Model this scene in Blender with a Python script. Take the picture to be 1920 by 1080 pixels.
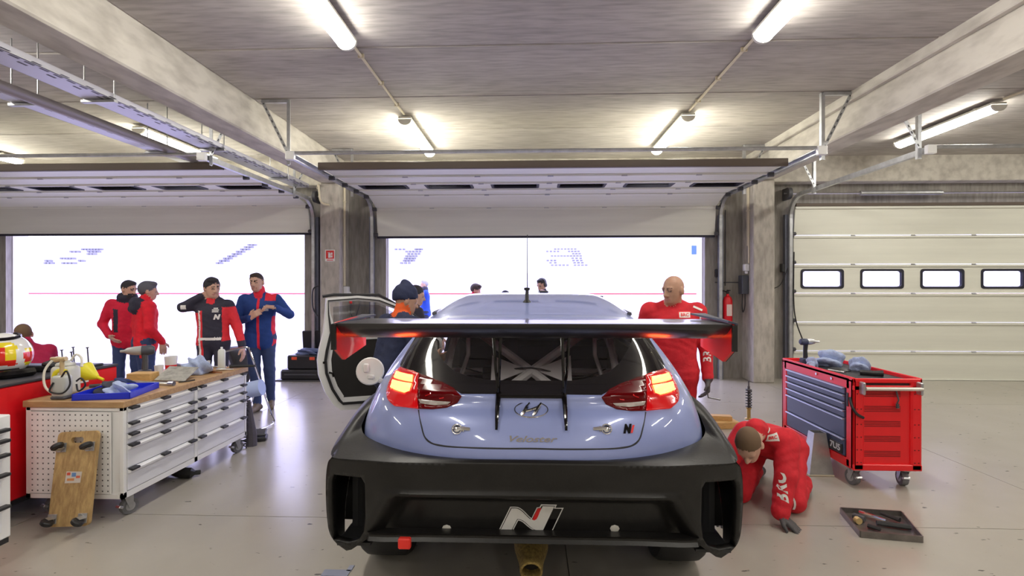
import bpy, bmesh, math, random
import numpy as np
from mathutils import Vector, Matrix, Euler
from mathutils.geometry import delaunay_2d_cdt
from mathutils.bvhtree import BVHTree

for o in list(bpy.data.objects):
    bpy.data.objects.remove(o, do_unlink=True)
SC = bpy.context.scene
COL = SC.collection
PI = math.pi
R = math.radians

# ------------------------------------------------------------------ camera
CAM_H = 1.60
YAW = R(2.15)
F = 960.0                       # focal length in pixels of the 1920 wide frame
cam_d = bpy.data.cameras.new('camera')
cam_d.sensor_width = 36.0
cam_d.lens = 36.0 * F / 1920.0
cam_d.clip_start = 0.05
cam_d.clip_end = 500
cam = bpy.data.objects.new('camera', cam_d)
COL.objects.link(cam)
cam.location = (0, 0, CAM_H)
cam.rotation_euler = (R(90) - math.atan(2 / F), 0, YAW)
SC.camera = cam

# ------------------------------------------------------------------ sky and exposure
world = bpy.data.worlds.new('overcast_sky')
SC.world = world
world.use_nodes = True
_bg = world.node_tree.nodes['Background']
_bg.inputs[0].default_value = (0.65, 0.63, 1.0, 1)
_bg.inputs[1].default_value = 4.3
SC.view_settings.view_transform = 'Standard'
SC.view_settings.look = 'None'
SC.view_settings.gamma = 1.0
SC.view_settings.use_curve_mapping = False
SC.view_settings.exposure = 0.42
SC.cycles.use_denoising = True
SC.cycles.max_bounces = 9
SC.cycles.diffuse_bounces = 5
SC.cycles.sample_clamp_indirect = 6.0
LAMP_E = 34.0                   # emission of the fluorescent diffusers


def at(u, v, Y):
    """world point seen at pixel (u, v) of the 1920x1080 frame, on the plane at distance Y"""
    a = (u - 960) / F
    b = -(v - 538) / F
    c, s = math.cos(YAW), math.sin(YAW)
    dx, dy = a * c - s, a * s + c
    k = Y / dy
    return Vector((dx * k, Y, CAM_H + b * k))


def ground(u, v, z=0.0):
    b = -(v - 538) / F
    a = (u - 960) / F
    c, s = math.cos(YAW), math.sin(YAW)
    k = (z - CAM_H) / b
    return Vector(((a * c - s) * k, (a * s + c) * k, z))


# ------------------------------------------------------------------ materials
MATS = {}


def mat(name, col=(.5, .5, .5), rough=.5, metal=0., emit=None, estr=0., var=0., vscale=8., bump=0., bscale=60.,
        coat=0., col2=None, spec=.5, stretch=None, alpha=1.):
    if name in MATS:
        return MATS[name]
    m = bpy.data.materials.new(name)
    m.use_nodes = True
    nt = m.node_tree
    b = nt.nodes['Principled BSDF']
    b.inputs['Base Color'].default_value = (*col, 1)
    b.inputs['Roughness'].default_value = rough
    b.inputs['Metallic'].default_value = metal
    b.inputs['Coat Weight'].default_value = coat
    b.inputs['Coat Roughness'].default_value = .04
    b.inputs['Specular IOR Level'].default_value = spec
    if emit:
        b.inputs['Emission Color'].default_value = (*emit, 1)
        b.inputs['Emission Strength'].default_value = estr
    if var or bump or col2:
        tc = nt.nodes.new('ShaderNodeTexCoord')
        src = tc.outputs['Object']
        if stretch:
            mp = nt.nodes.new('ShaderNodeMapping')
            mp.inputs['Scale'].default_value = stretch
            nt.links.new(src, mp.inputs['Vector'])
            src = mp.outputs['Vector']
        if var or col2:
            n = nt.nodes.new('ShaderNodeTexNoise')
            n.inputs['Scale'].default_value = vscale
            n.inputs['Detail'].default_value = 6
            n.inputs['Roughness'].default_value = .62
            nt.links.new(src, n.inputs['Vector'])
            r = nt.nodes.new('ShaderNodeValToRGB')
            c2 = col2 if col2 else tuple(max(0, c * (1 - var)) for c in col)
            c1 = col if col2 else tuple(min(1, c * (1 + var * .5)) for c in col)
            r.color_ramp.elements[0].position = .33
            r.color_ramp.elements[1].position = .67
            r.color_ramp.elements[0].color = (*c2, 1)
            r.color_ramp.elements[1].color = (*c1, 1)
            nt.links.new(n.outputs['Fac'], r.inputs['Fac'])
            nt.links.new(r.outputs['Color'], b.inputs['Base Color'])
        if bump:
            n2 = nt.nodes.new('ShaderNodeTexNoise')
            n2.inputs['Scale'].default_value = bscale
            n2.inputs['Detail'].default_value = 4
            nt.links.new(src, n2.inputs['Vector'])
            bp = nt.nodes.new('ShaderNodeBump')
            bp.inputs['Strength'].default_value = bump
            bp.inputs['Distance'].default_value = .01
            nt.links.new(n2.outputs['Fac'], bp.inputs['Height'])
            nt.links.new(bp.outputs['Normal'], b.inputs['Normal'])
    MATS[name] = m
    return m


def glass_mat(name, tint=(.8, .8, .8), refl=.9, rough=.02, ior=1.45):
    if name in MATS:
        return MATS[name]
    m = bpy.data.materials.new(name)
    m.use_nodes = True
    nt = m.node_tree
    nt.nodes.remove(nt.nodes['Principled BSDF'])
    out = nt.nodes['Material Output']
    t = nt.nodes.new('ShaderNodeBsdfTransparent')
    t.inputs[0].default_value = (*tint, 1)
    g = nt.nodes.new('ShaderNodeBsdfGlossy')
    g.inputs['Roughness'].default_value = rough
    g.inputs['Color'].default_value = (refl, refl, refl, 1)
    f = nt.nodes.new('ShaderNodeFresnel')
    f.inputs['IOR'].default_value = ior
    mx = nt.nodes.new('ShaderNodeMixShader')
    nt.links.new(f.outputs[0], mx.inputs[0])
    nt.links.new(t.outputs[0], mx.inputs[1])
    nt.links.new(g.outputs[0], mx.inputs[2])
    nt.links.new(mx.outputs[0], out.inputs[0])
    MATS[name] = m
    return m


# ------------------------------------------------------------------ mesh builder
class MB:
    """collects shapes; build() links them as ONE mesh object"""

    def __init__(self):
        self.v, self.f, self.m = [], [], []
        self.cur = 0

    def mat(self, i):
        self.cur = i
        return self

    def add(self, vs, fs, M=None):
        n = len(self.v)
        for p in vs:
            p = Vector(p)
            self.v.append(tuple(M @ p) if M else tuple(p))
        for f in fs:
            self.f.append([i + n for i in f])
            self.m.append(self.cur)
        return self

    def bm(self, bm, M=None):
        bm.verts.index_update()
        self.add([v.co for v in bm.verts], [[v.index for v in f.verts] for f in bm.faces], M)
        bm.free()
        return self

    def box(self, c, s, bev=0., rot=None, seg=1):
        M = Matrix.Translation(c)
        if rot is not None:
            M = M @ (rot if isinstance(rot, Matrix) else Euler(rot).to_matrix()).to_4x4()
        if bev <= 0:
            x, y, z = s[0] / 2, s[1] / 2, s[2] / 2
            vs = [(-x, -y, -z), (x, -y, -z), (x, y, -z), (-x, y, -z), (-x, -y, z), (x, -y, z), (x, y, z), (-x, y, z)]
            fs = [(3, 2, 1, 0), (4, 5, 6, 7), (0, 1, 5, 4), (1, 2, 6, 5), (2, 3, 7, 6), (3, 0, 4, 7)]
            return self.add(vs, fs, M)
        b = bmesh.new()
        bmesh.ops.create_cube(b, size=1)
        bmesh.ops.scale(b, vec=s, verts=b.verts)
        bmesh.ops.bevel(b, geom=list(b.edges), offset=min(bev, min(s) * .49), segments=seg, affect='EDGES', profile=.5)
        return self.bm(b, M)

    def b2(self, lo, hi, bev=0., seg=1):
        c = [(a + b) / 2 for a, b in zip(lo, hi)]
        return self.box(c, [abs(b - a) for a, b in zip(lo, hi)], bev, None, seg)

    def cyl(self, p0, p1, r0, r1=None, n=12, caps=True):
        p0, p1 = Vector(p0), Vector(p1)
        r1 = r0 if r1 is None else r1
        d = (p1 - p0).normalized()
        a = d.orthogonal().normalized()
        b = d.cross(a)
        vs = []
        for p, r in ((p0, r0), (p1, r1)):
            for i in range(n):
                t = 2 * PI * i / n
                vs.append(p + a * (r * math.cos(t)) + b * (r * math.sin(t)))
        fs = [(i, (i + 1) % n, n + (i + 1) % n, n + i) for i in range(n)]
        if caps:
            fs += [tuple(range(n - 1, -1, -1)), tuple(range(n, 2 * n))]
        return self.add(vs, fs)

    def tube(self, pts, r, n=8, closed=False, smooth=0, flat=None):
        pts = [Vector(p) for p in pts]
        if smooth:
            pts = crom(pts, smooth, closed)
        N = len(pts)
        rad = r if isinstance(r, (list, tuple)) else [r] * N
        if len(rad) != N:
            rad = [rad[min(len(rad) - 1, int(i * (len(rad) - 1) / max(1, N - 1) + .5))] for i in range(N)]
        vs, fs = [], []
        prev = None
        for i, p in enumerate(pts):
            if closed:
                t = (pts[(i + 1) % N] - pts[i - 1]).normalized()
            else:
                t = (pts[min(i + 1, N - 1)] - pts[max(i - 1, 0)]).normalized()
            if prev is None:
                a = t.orthogonal().normalized()
            else:
                a = prev - t * prev.dot(t)
                a = a.normalized() if a.length > 1e-6 else t.orthogonal().normalized()
            prev = a
            b = t.cross(a)
            for k in range(n):
                w = 2 * PI * k / n
                vs.append(p + a * (rad[i] * math.cos(w)) + b * (rad[i] * math.sin(w)))
        for i in range(N if closed else N - 1):
            j = (i + 1) % N
            for k in range(n):
                fs.append((i * n + k, i * n + (k + 1) % n, j * n + (k + 1) % n, j * n + k))
        if not closed:
            fs += [tuple(range(n - 1, -1, -1)), tuple((N - 1) * n + k for k in range(n))]
        return self.add(vs, fs)

    def lathe(self, prof, M=None, n=20, capped=True):
        """prof: list of (r, h) turned about local z"""
        vs, fs = [], []
        for (r, h) in prof:
            for k in range(n):
                w = 2 * PI * k / n
                vs.append((r * math.cos(w), r * math.sin(w), h))
        for i in range(len(prof) - 1):
            for k in range(n):
                fs.append((i * n + k, i * n + (k + 1) % n, (i + 1) * n + (k + 1) % n, (i + 1) * n + k))
        if capped:
            if prof[0][0] > 1e-5:
                fs.append(tuple(range(n - 1, -1, -1)))
            if prof[-1][0] > 1e-5:
                fs.append(tuple((len(prof) - 1) * n + k for k in range(n)))
        return self.add(vs, fs, M)

    def prism(self, poly, M=None, d=.01):
        """poly in local xy, extruded along local z from 0 to d"""
        n = len(poly)
        vs = [(x, y, 0) for x, y in poly] + [(x, y, d) for x, y in poly]
        fs = [tuple(range(n - 1, -1, -1)), tuple(range(n, 2 * n))]
        fs += [(i, (i + 1) % n, n + (i + 1) % n, n + i) for i in range(n)]
        return self.add(vs, fs, M)

    def sph(self, c, s, n=12, rot=None):
        b = bmesh.new()
        bmesh.ops.create_uvsphere(b, u_segments=n, v_segments=max(6, n * 2 // 3), radius=1)
        s = (s, s, s) if isinstance(s, (int, float)) else s
        M = Matrix.Translation(c)
        if rot is not None:
            M = M @ Euler(rot).to_matrix().to_4x4()
        M = M @ Matrix.Diagonal((*s, 1))
        return self.bm(b, M)

    def grid(self, fn, nu, nv):
        vs = [fn(i / nu, j / nv) for j in range(nv + 1) for i in range(nu + 1)]
        w = nu + 1
        fs = [(j * w + i, j * w + i + 1, (j + 1) * w + i + 1, (j + 1) * w + i) for j in range(nv) for i in range(nu)]
        return self.add(vs, fs)

    def mesh(self, name, mats, smooth=30):
        me = bpy.data.meshes.new(name)
        me.from_pydata(self.v, [], self.f)
        for m in (mats if isinstance(mats, (list, tuple)) else [mats]):
            me.materials.append(m)
        if any(self.m):
            me.polygons.foreach_set('material_index', self.m)
        if smooth:
            me.polygons.foreach_set('use_smooth', [True] * len(me.polygons))
            me.set_sharp_from_angle(angle=R(smooth))
        me.update()
        return me

    def build(self, name, mats, parent=None, smooth=30, fix=False):
        me = self.mesh(name, mats, smooth)
        if fix:
            b = bmesh.new()
            b.from_mesh(me)
            bmesh.ops.remove_doubles(b, verts=b.verts, dist=1e-5)
            bmesh.ops.recalc_face_normals(b, faces=b.faces)
            b.to_mesh(me)
            b.free()
        o = bpy.data.objects.new(name, me)
        COL.objects.link(o)
        if parent:
            o.parent = parent
        return o


def crom(pts, k, closed=False):
    out = []
    N = len(pts)
    rng = range(N if closed else N - 1)
    for i in rng:
        if closed:
            p0, p1, p2, p3 = pts[i - 1], pts[i], pts[(i + 1) % N], pts[(i + 2) % N]
        else:
            p0, p1, p2, p3 = pts[max(i - 1, 0)], pts[i], pts[i + 1], pts[min(i + 2, N - 1)]
        for s in range(k):
            t = s / k
            out.append(.5 * ((2 * p1) + (p2 - p0) * t + (2 * p0 - 5 * p1 + 4 * p2 - p3) * t * t + (3 * p1 - p0 - 3 * p2 + p3) * t ** 3))
    if not closed:
        out.append(pts[-1])
    return out


def tag(o, label, cat, group=None):
    o['label'] = label
    o['category'] = cat
    if group:
        o['group'] = group
    return o


def thing(name, label, cat, loc=(0, 0, 0), rz=0., group=None):
    o = bpy.data.objects.new(name, None)
    o.empty_display_size = .1
    COL.objects.link(o)
    o.location = loc
    o.rotation_euler = (0, 0, rz)
    tag(o, label, cat, group)
    return o


def struct(o, label=None):
    o['kind'] = 'structure'
    if label:
        o['label'] = label
    return o


def rootstruct(name, loc=(0, 0, 0), label=None):
    o = bpy.data.objects.new(name, None)
    COL.objects.link(o)
    o.location = loc
    return struct(o, label)


def link_copy(o, parent=None, loc=None, rot=None):
    c = o.copy()
    COL.objects.link(c)
    if parent is not None:
        c.parent = parent
    if loc is not None:
        c.location = loc
    if rot is not None:
        c.rotation_euler = rot
    return c


def copy_tree(o, parent=None):
    c = link_copy(o)
    c.parent = parent
    for ch in list(o.children):
        copy_tree(ch, c)
    return c


def text_mesh(body, size=1., shear=0., ext=0., bold=0.):
    cu = bpy.data.curves.new('lettering', 'FONT')
    cu.body = body
    cu.size = size
    cu.shear = shear
    cu.extrude = ext
    cu.offset = bold
    cu.align_x = 'CENTER'
    cu.align_y = 'CENTER'
    cu.resolution_u = 3
    ob = bpy.data.objects.new('lettering', cu)
    COL.objects.link(ob)
    dg = bpy.context.evaluated_depsgraph_get()
    me = bpy.data.meshes.new_from_object(ob.evaluated_get(dg))
    bpy.data.objects.remove(ob)
    bpy.data.curves.remove(cu)
    vs = [tuple(v.co) for v in me.vertices]
    fs = [tuple(p.vertices) for p in me.polygons]
    bpy.data.meshes.remove(me)
    return vs, fs


def letter(name, body, size, material, parent, M, shear=0., ext=.0008, bold=0., width=None):
    """flat lettering; M places local xy (x = reading direction, y = up)"""
    vs, fs = text_mesh(body, size, shear, ext, bold)
    if width:
        xs = [v[0] for v in vs]
        k = width / (max(xs) - min(xs))
        vs = [(x * k, y, z) for x, y, z in vs]
    mb = MB()
    mb.add(vs, fs, M)
    return mb.build(name, material, parent, smooth=0)


def frame(o, x, y):
    """matrix with origin o, x and y axes"""
    x = Vector(x).normalized()
    y = Vector(y)
    z = x.cross(y).normalized()
    y = z.cross(x)
    return Matrix(((x.x, y.x, z.x, o[0]), (x.y, y.y, z.y, o[1]), (x.z, y.z, z.z, o[2]), (0, 0, 0, 1)))


# common materials
CONC = (.40, .385, .36)
m_white = mat('white_enamel', (.88, .88, .88), .35, var=.04, vscale=3)
m_black = mat('black_plastic', (.018, .018, .02), .45)
m_dkgrey = mat('dark_grey_plastic', (.07, .07, .08), .5)
m_rubber = mat('grey_rubber', (.16, .16, .17), .6, var=.2, vscale=20)
m_steel = mat('bright_steel', (.62, .62, .64), .28, 1., var=.15, vscale=12)
m_galv = mat('galvanised_steel', (.55, .56, .58), .42, .85, var=.2, vscale=9)
m_chrome = mat('chrome', (.85, .85, .86), .08, 1.)
m_red = mat('red_enamel', (.74, .008, .016), .35, var=.06, vscale=4)
m_redp = mat('red_plastic', (.75, .012, .015), .4)
m_wood = mat('light_wood', (.52, .33, .16), .5, col2=(.38, .22, .10), vscale=3, stretch=(2, 14, 14), bump=.1, bscale=12)
# ------------------------------------------------------------------ the room
ZC, ZB = 3.82, 3.39                      # ceiling, underside of the beams
YB, YD, YW = 8.88, 9.03, 9.12            # front beam, door plane, front wall
XL, XR, YBACK = -11.2, 11.4, -5.2
PL, PR = (-3.63, -3.29), (3.70, 4.05)    # the two beam / pillar lines


def concrete(name, c1, c2, stretch, vs=1.2, bump=.25):
    m = mat(name, c1, .75, col2=c2, vscale=vs, stretch=stretch, bump=bump, bscale=14)
    nt = m.node_tree
    b = nt.nodes['Principled BSDF']
    # fine form-board streaks and stains multiplied on top
    tc = nt.nodes.new('ShaderNodeTexCoord')
    mp = nt.nodes.new('ShaderNodeMapping')
    mp.inputs['Scale'].default_value = [s * 5 for s in stretch]
    n = nt.nodes.new('ShaderNodeTexNoise')
    n.inputs['Scale'].default_value = 2.2
    n.inputs['Detail'].default_value = 8
    r = nt.nodes.new('ShaderNodeValToRGB')
    r.color_ramp.elements[0].position = .3
    r.color_ramp.elements[0].color = (.72, .71, .70, 1)
    r.color_ramp.elements[1].position = .6
    r.color_ramp.elements[1].color = (1, 1, 1, 1)
    mx = nt.nodes.new('ShaderNodeMixRGB')
    mx.blend_type = 'MULTIPLY'
    mx.inputs[0].default_value = 1
    old = b.inputs['Base Color'].links[0].from_socket
    nt.links.new(tc.outputs['Object'], mp.inputs['Vector'])
    nt.links.new(mp.outputs['Vector'], n.inputs['Vector'])
    nt.links.new(n.outputs['Fac'], r.inputs['Fac'])
    nt.links.new(old, mx.inputs[1])
    nt.links.new(r.outputs['Color'], mx.inputs[2])
    nt.links.new(mx.outputs[0], b.inputs['Base Color'])
    return m


m_ceil = concrete('ceiling_concrete', (.60, .565, .53), (.45, .42, .40), (.30, 2.2, 1), .9)
m_beam = concrete('beam_concrete', (.70, .665, .59), (.63, .595, .525), (.8, .3, .8), 1.0)
m_wall = concrete('wall_concrete', (.40, .375, .33), (.22, .205, .185), (2.2, 2.2, .35), 1.3)
m_pill = concrete('pillar_concrete', (.60, .56, .50), (.40, .37, .33), (1.6, 1.6, .5), 1.6)

m_floor = mat('epoxy_floor', (.435, .405, .355), .24, col2=(.375, .348, .302), vscale=.55, bump=.02, bscale=3)
_nt = m_floor.node_tree
_b = _nt.nodes['Principled BSDF']
_tc = _nt.nodes.new('ShaderNodeTexCoord')


def _floor_marks():
    nt, b = _nt, _b
    # scuffs: thin streaky dark marks, plus blotchy roughness
    mp = nt.nodes.new('ShaderNodeMapping')
    mp.inputs['Scale'].default_value = (6, 15, 1)
    n = nt.nodes.new('ShaderNodeTexNoise')
    n.inputs['Scale'].default_value = 1.6
    n.inputs['Detail'].default_value = 3
    m1 = nt.nodes.new('ShaderNodeMapRange')
    m1.inputs[1].default_value = .69
    m1.inputs[2].default_value = .73
    m1.inputs[3].default_value = 0.
    m1.inputs[4].default_value = 1.
    mx = nt.nodes.new('ShaderNodeMixRGB')
    mx.inputs[2].default_value = (.10, .095, .09, 1)
    old = b.inputs['Base Color'].links[0].from_socket
    nt.links.new(_tc.outputs['Object'], mp.inputs['Vector'])
    nt.links.new(mp.outputs['Vector'], n.inputs['Vector'])
    nt.links.new(n.outputs['Fac'], m1.inputs[0])
    nt.links.new(m1.outputs[0], mx.inputs[0])
    nt.links.new(old, mx.inputs[1])
    nt.links.new(mx.outputs[0], b.inputs['Base Color'])


_floor_marks()
m_joint = mat('floor_joint_filler', (.22, .20, .18), .8)

# floor: slabs with open saw-cut joints over a dark bed
fl = MB().b2((XL, YBACK, -.2), (XR, YW + .5, -.012)).build('floor', m_joint)
struct(fl, 'glossy beige epoxy floor of the pit garage')
xs = [XL, -7.2, -3.46, .21, 3.88, 7.6, XR]
ys = [YBACK, -.2, 3.5, 7.2, YW + .5]
for i in range(len(xs) - 1):
    for j in range(len(ys) - 1):
        g = .003
        MB().b2((xs[i] + g, ys[j] + g, -.03), (xs[i + 1] - g, ys[j + 1] - g, 0)).build('floor_slab', m_floor, fl, 0)

# ceiling: precast planks, one row per bay, joints recessed
ce = MB().b2((XL, YBACK, ZC + .03), (XR, YW + .45, ZC + .35)).build('ceiling', m_joint)
struct(ce, 'ceiling of grey precast concrete planks')
bays = [(XL, PL[0]), (PL[1], PR[0]), (PR[1], XR)]
yj = [4.70 + 1.24 * k for k in range(-8, 4)]
yj = [YBACK] + yj + [YB + .1]
rnd = random.Random(4)
for bi, (x0, x1) in enumerate(bays):
    for j in range(len(yj) - 1):
        dz = rnd.uniform(-.004, .004)
        MB().b2((x0, yj[j] + .007, ZC + dz), (x1, yj[j + 1] - .007, ZC + .06), .012).build('ceiling_plank', m_ceil, ce, 0)

n_tr = 0
for (x0, x1) in (PL, PR):
    n_tr += 1
    b = MB().b2((x0, YBACK, ZB), (x1, YW + .4, ZC + .1), .015).build('trim_%d' % n_tr, m_beam, None, 0)
    struct(b, 'long pale concrete beam running the depth of the garage')
n_tr += 1
struct(MB().b2((PR[0] - .07, YBACK, ZC - .10), (PR[0], YB, ZC + .02), .01).build('trim_%d' % n_tr, m_beam, None, 0),
       'narrow concrete ledge along the top of the right beam')
n_tr += 1
struct(MB().b2((XL, YB, ZB), (XR, YW + .05, ZC + .05), .012).build('trim_%d' % n_tr, m_beam, None, 0),
       'concrete lintel beam above the garage doors')
for (x0, x1) in (PL, PR):
    n_tr += 1
    struct(MB().b2((x0, 8.68, 0), (x1, YW + .1, ZB), .012).build('trim_%d' % n_tr, m_pill, None, 0),
           'square concrete pillar between two garage doors')

# front wall around three openings
DOORS = [(-9.72, -4.10, 2.99), (-2.61, 3.05, 2.99), (4.60, 10.3, 2.99)]
w = MB()
w.b2((XL, YW, DOORS[0][2]), (XR, YW + .4, ZC + .1))
edges = [XL, DOORS[0][0], DOORS[0][1], DOORS[1][0], DOORS[1][1], DOORS[2][0], DOORS[2][1], XR]
for i in range(0, 8, 2):
    w.b2((edges[i], YW, -.02), (edges[i + 1], YW + .4, DOORS[0][2]))
struct(w.build('wall_front', m_wall, None, 0), 'concrete front wall with three garage door openings')
struct(MB().b2((XL - .2, YBACK, -.02), (XL, YW + .4, ZC)).build('wall_left', m_wall, None, 0))
struct(MB().b2((XR, YBACK, -.02), (XR + .2, YW + .4, ZC)).build('wall_right', m_wall, None, 0))
struct(MB().b2((XL - .2, YBACK - .2, -.02), (XR + .2, YBACK, ZC + .3)).build('wall_back', mat('back_wall_paint', (.66, .64, .60), .6, var=.08), None, 0))

for k, (a, b, _) in enumerate(DOORS[:2]):
    for x0, x1 in ((a, a + .012), (b - .012, b)):
        n_tr += 1
        struct(MB().b2((x0, YW + .12, 0), (x1, YW + .42, 2.99)).build('trim_%d' % n_tr, mat('reveal_white', (.78, .78, .80), .5), None, 0), 'white painted reveal of a garage door opening')

# ------------------------------------------------------------------ garage doors
m_door = mat('door_skin', (.80, .80, .71), .42, var=.05, vscale=1.5, stretch=(.4, 1, 6))
m_doorb = mat('door_rail', (.84, .84, .76), .4)
m_seal = mat('black_door_seal', (.02, .02, .035), .6)
m_pane = glass_mat('door_window_pane', (.93, .93, .96), .6, .05)
PH = .498
WIN = [.135 + 1.005 * k for k in range(6)]


def panel_mesh(width, win=False):
    """door panel: width along x, height along z (0..PH), inner face towards -y"""
    t = .042
    p = MB()
    if not win:
        p.b2((0, 0, .004), (width, t, PH - .004), .006)
    else:
        zz = (.09, .40)
        p.b2((0, 0, .004), (width, t, zz[0]), .004).b2((0, 0, zz[1]), (width, t, PH - .004), .004)
        x = 0
        for wx in WIN:
            if wx + .70 > width:
                break
            p.b2((x, 0, zz[0] - .002), (wx, t, zz[1] + .002))
            x = wx + .70
        p.b2((x, 0, zz[0] - .002), (width, t, zz[1] + .002))
    return p.mesh('door_panel', m_door, 0)


def rail_mesh(width):
    p = MB()
    p.b2((0, -.022, PH - .045), (width, 0, PH - .004), .004)
    p.b2((0, -.012, .003), (width, 0, .022), .002)
    return p.mesh('panel_rail', m_doorb, 0)


def rrect(w, h, r, n=4):
    pts = []
    for cx, cy, a0 in ((w - r, r, -90), (w - r, h - r, 0), (r, h - r, 90), (r, r, 180)):
        for k in range(n + 1):
            a = R(a0 + 90 * k / n)
            pts.append((cx + r * math.cos(a), cy + r * math.sin(a)))
    return pts


def ring(mb, outer, inner, M, d):
    """frame between two loops of equal length, local xy, thickness d along z"""
    n = len(outer)
    vs = [(x, y, 0) for x, y in outer] + [(x, y, 0) for x, y in inner] + [(x, y, d) for x, y in outer] + [(x, y, d) for x, y in inner]
    fs = []
    for i in range(n):
        j = (i + 1) % n
        fs += [(i, n + i, n + j, j), (2 * n + i, 2 * n + j, 3 * n + j, 3 * n + i), (i, j, 2 * n + j, 2 * n + i), (n + i, 3 * n + i, 3 * n + j, n + j)]
    mb.add(vs, fs, M)


_MX = Matrix.Rotation(R(90), 4, 'X')


def win_meshes():
    a = MB()
    o = rrect(.73, .34, .05)
    i = [(x * (.655 / .73) + .0375, y * (.265 / .34) + .0375) for x, y in o]
    ring(a, o, i, Matrix.Translation((-.015, .046, -.015)) @ _MX, .056)
    fr = a.mesh('window_frame', m_seal, 0)
    b = MB()
    b.b2((.0, .015, .0), (.70, .021, .31))
    return fr, b.mesh('window_pane', m_pane, 0)


_fr_me, _pane_me = win_meshes()
_hinge = MB().box((0, -.014, 0), (.075, .012, .028), .003)
_hinge.cyl((-.04, -.022, 0), (.04, -.022, 0), .007, n=6)
_hinge_me = _hinge.mesh('hinge', m_galv, 0)


def inst(name, me, parent, M):
    o = bpy.data.objects.new(name, me)
    COL.objects.link(o)
    o.parent = parent
    o.matrix_basis = M
    return o


def garage_door(idx, x0, x1, zbot, label):
    """panels follow the track: up at the door plane, round the bend, then back under the ceiling"""
    root = rootstruct('door_%d' % idx, (x0, YD, 0), label)
    width = x1 - x0
    pm, pw, rm = panel_mesh(width), panel_mesh(width, True), rail_mesh(width)
    # path in (y, z): arc length from the floor
    zb, rad = 2.78, .36

    def path(s):
        if s <= zb:
            return 0., s, 0.
        a = (s - zb) / rad
        if a < PI / 2:
            return -rad * (1 - math.cos(a)), zb + rad * math.sin(a), a
        return -rad - (s - zb - rad * PI / 2), zb + rad, PI / 2
    for k in range(6):
        s0 = zbot + k * PH
        ya, za, _ = path(s0)
        yb, zb2, _ = path(s0 + PH)
        ang = math.atan2(-(yb - ya), zb2 - za)
        M = Matrix.Translation((0, ya, za)) @ Matrix.Rotation(ang, 4, 'X')
        win = k == 3
        o = inst('door_panel', pw if win else pm, root, M)
        inst('panel_rail', rm, root, M)
        for wx in WIN:
            if wx + .70 > width:
                break
            if win:
                f = inst('window_frame', _fr_me, o, Matrix.Translation((wx, 0, .09)))
                inst('window_pane', _pane_me, o, Matrix.Translation((wx, 0, .09)))
            if k < 5:
                inst('hinge', _hinge_me, root, M @ Matrix.Translation((wx + .86, 0, PH - .012)))
        for hx in (-.02, width + .02):
            rb = MB()
            rb.box((hx, -.03, .03), (.07, .05, .06), .004)
            rb.cyl((hx - .04, -.045, .03), (hx + .04, -.045, .03), .018, n=8)
            ob = rb.build('roller_bracket', m_dkgrey, root)
            ob.matrix_basis = M
    ya, za, _ = path(zbot)
    MB().b2((0, ya - .005, za - .035), (width, ya + .05, za + .006)).build('bottom_seal', m_seal, root, 0)
    tp = MB().b2((0, -.035, PH - .004), (width, .06, PH + .05), .006).build('top_profile', mat('top_profile_reflection', (.13, .10, .08), .5), root, 0)  # brown of a reflection along the top edge is put into the colour
    tp.matrix_basis = M
    for sx, hx in ((-1, -.075), (1, width + .075)):
        t = MB()
        pts = [path(s)[:2] for s in [0, zb] + [zb + rad * PI / 2 * k / 8 for k in range(1, 9)] + [zb + rad * PI / 2 + 2.75]]
        for (y0, z0), (y1, z1) in zip(pts[:-1], pts[1:]):
            d = Vector((0, y1 - y0, z1 - z0))
            n = Vector((0, -d.z, d.y)).normalized() * .028
            for off, wd in ((1, .05), (-1, .05)):
                c0, c1 = Vector((hx, y0 - .045, z0)) + n * off, Vector((hx, y1 - .045, z1)) + n * off
                up = n.normalized() * .004
                xv = Vector((.025, 0, 0))
                t.add([c0 - xv - up, c0 + xv - up, c0 + xv + up, c0 - xv + up, c1 - xv - up, c1 + xv - up, c1 + xv + up, c1 - xv + up],
                      [(0, 1, 2, 3), (7, 6, 5, 4), (0, 4, 5, 1), (1, 5, 6, 2), (2, 6, 7, 3), (3, 7, 4, 0)])
            c0, c1 = Vector((hx + sx * .025, y0 - .045, z0)), Vector((hx + sx * .025, y1 - .045, z1))
            xv = Vector((.003, 0, 0))
            nn = n
            t.add([c0 - xv - nn, c0 + xv - nn, c0 + xv + nn, c0 - xv + nn, c1 - xv - nn, c1 + xv - nn, c1 + xv + nn, c1 - xv + nn],
                  [(0, 1, 2, 3), (7, 6, 5, 4), (0, 4, 5, 1), (1, 5, 6, 2), (2, 6, 7, 3), (3, 7, 4, 0)])
        t.build('track', m_galv, root, 0, fix=True)
        MB().b2((hx - .06 * (sx < 0) - .01, -.01, 0), (hx + .06 * (sx > 0) + .01, .06, 2.85)).build('jamb_profile', mat('jamb_steel', (.16, .17, .22), .4, .5), root, 0)
        cap = MB().box((hx, -rad - 2.78 - .0, zb + rad - .005), (.10, .06, .10), .006)
        cap.build('track_end', m_white, root, 0)
    MB().cyl((-.07, -rad - 2.76, zb + rad + .03), (width + .07, -rad - 2.76, zb + rad + .03), .022, n=8).build('cross_bar', m_galv, root)
    # torsion shaft with springs on the wall above
    zs = zb + rad + .06
    sh = MB().cyl((-.2, -.09, zs), (width + .2, -.09, zs), .014, n=8).build('spring_shaft', m_steel, root)
    for c in (.18, .72):
        MB().cyl((width * c, -.09, zs), (width * c + 1.35, -.09, zs), .040, n=12).build('torsion_spring', m_galv, sh)
    for hx in (-.13, width + .13):
        d = MB().cyl((hx - .03, -.09, zs), (hx + .03, -.09, zs), .10, n=16)
        d.box((hx, .0, zs), (.05, .16, .2), .005)
        d.build('cable_drum', m_dkgrey, root)
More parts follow.
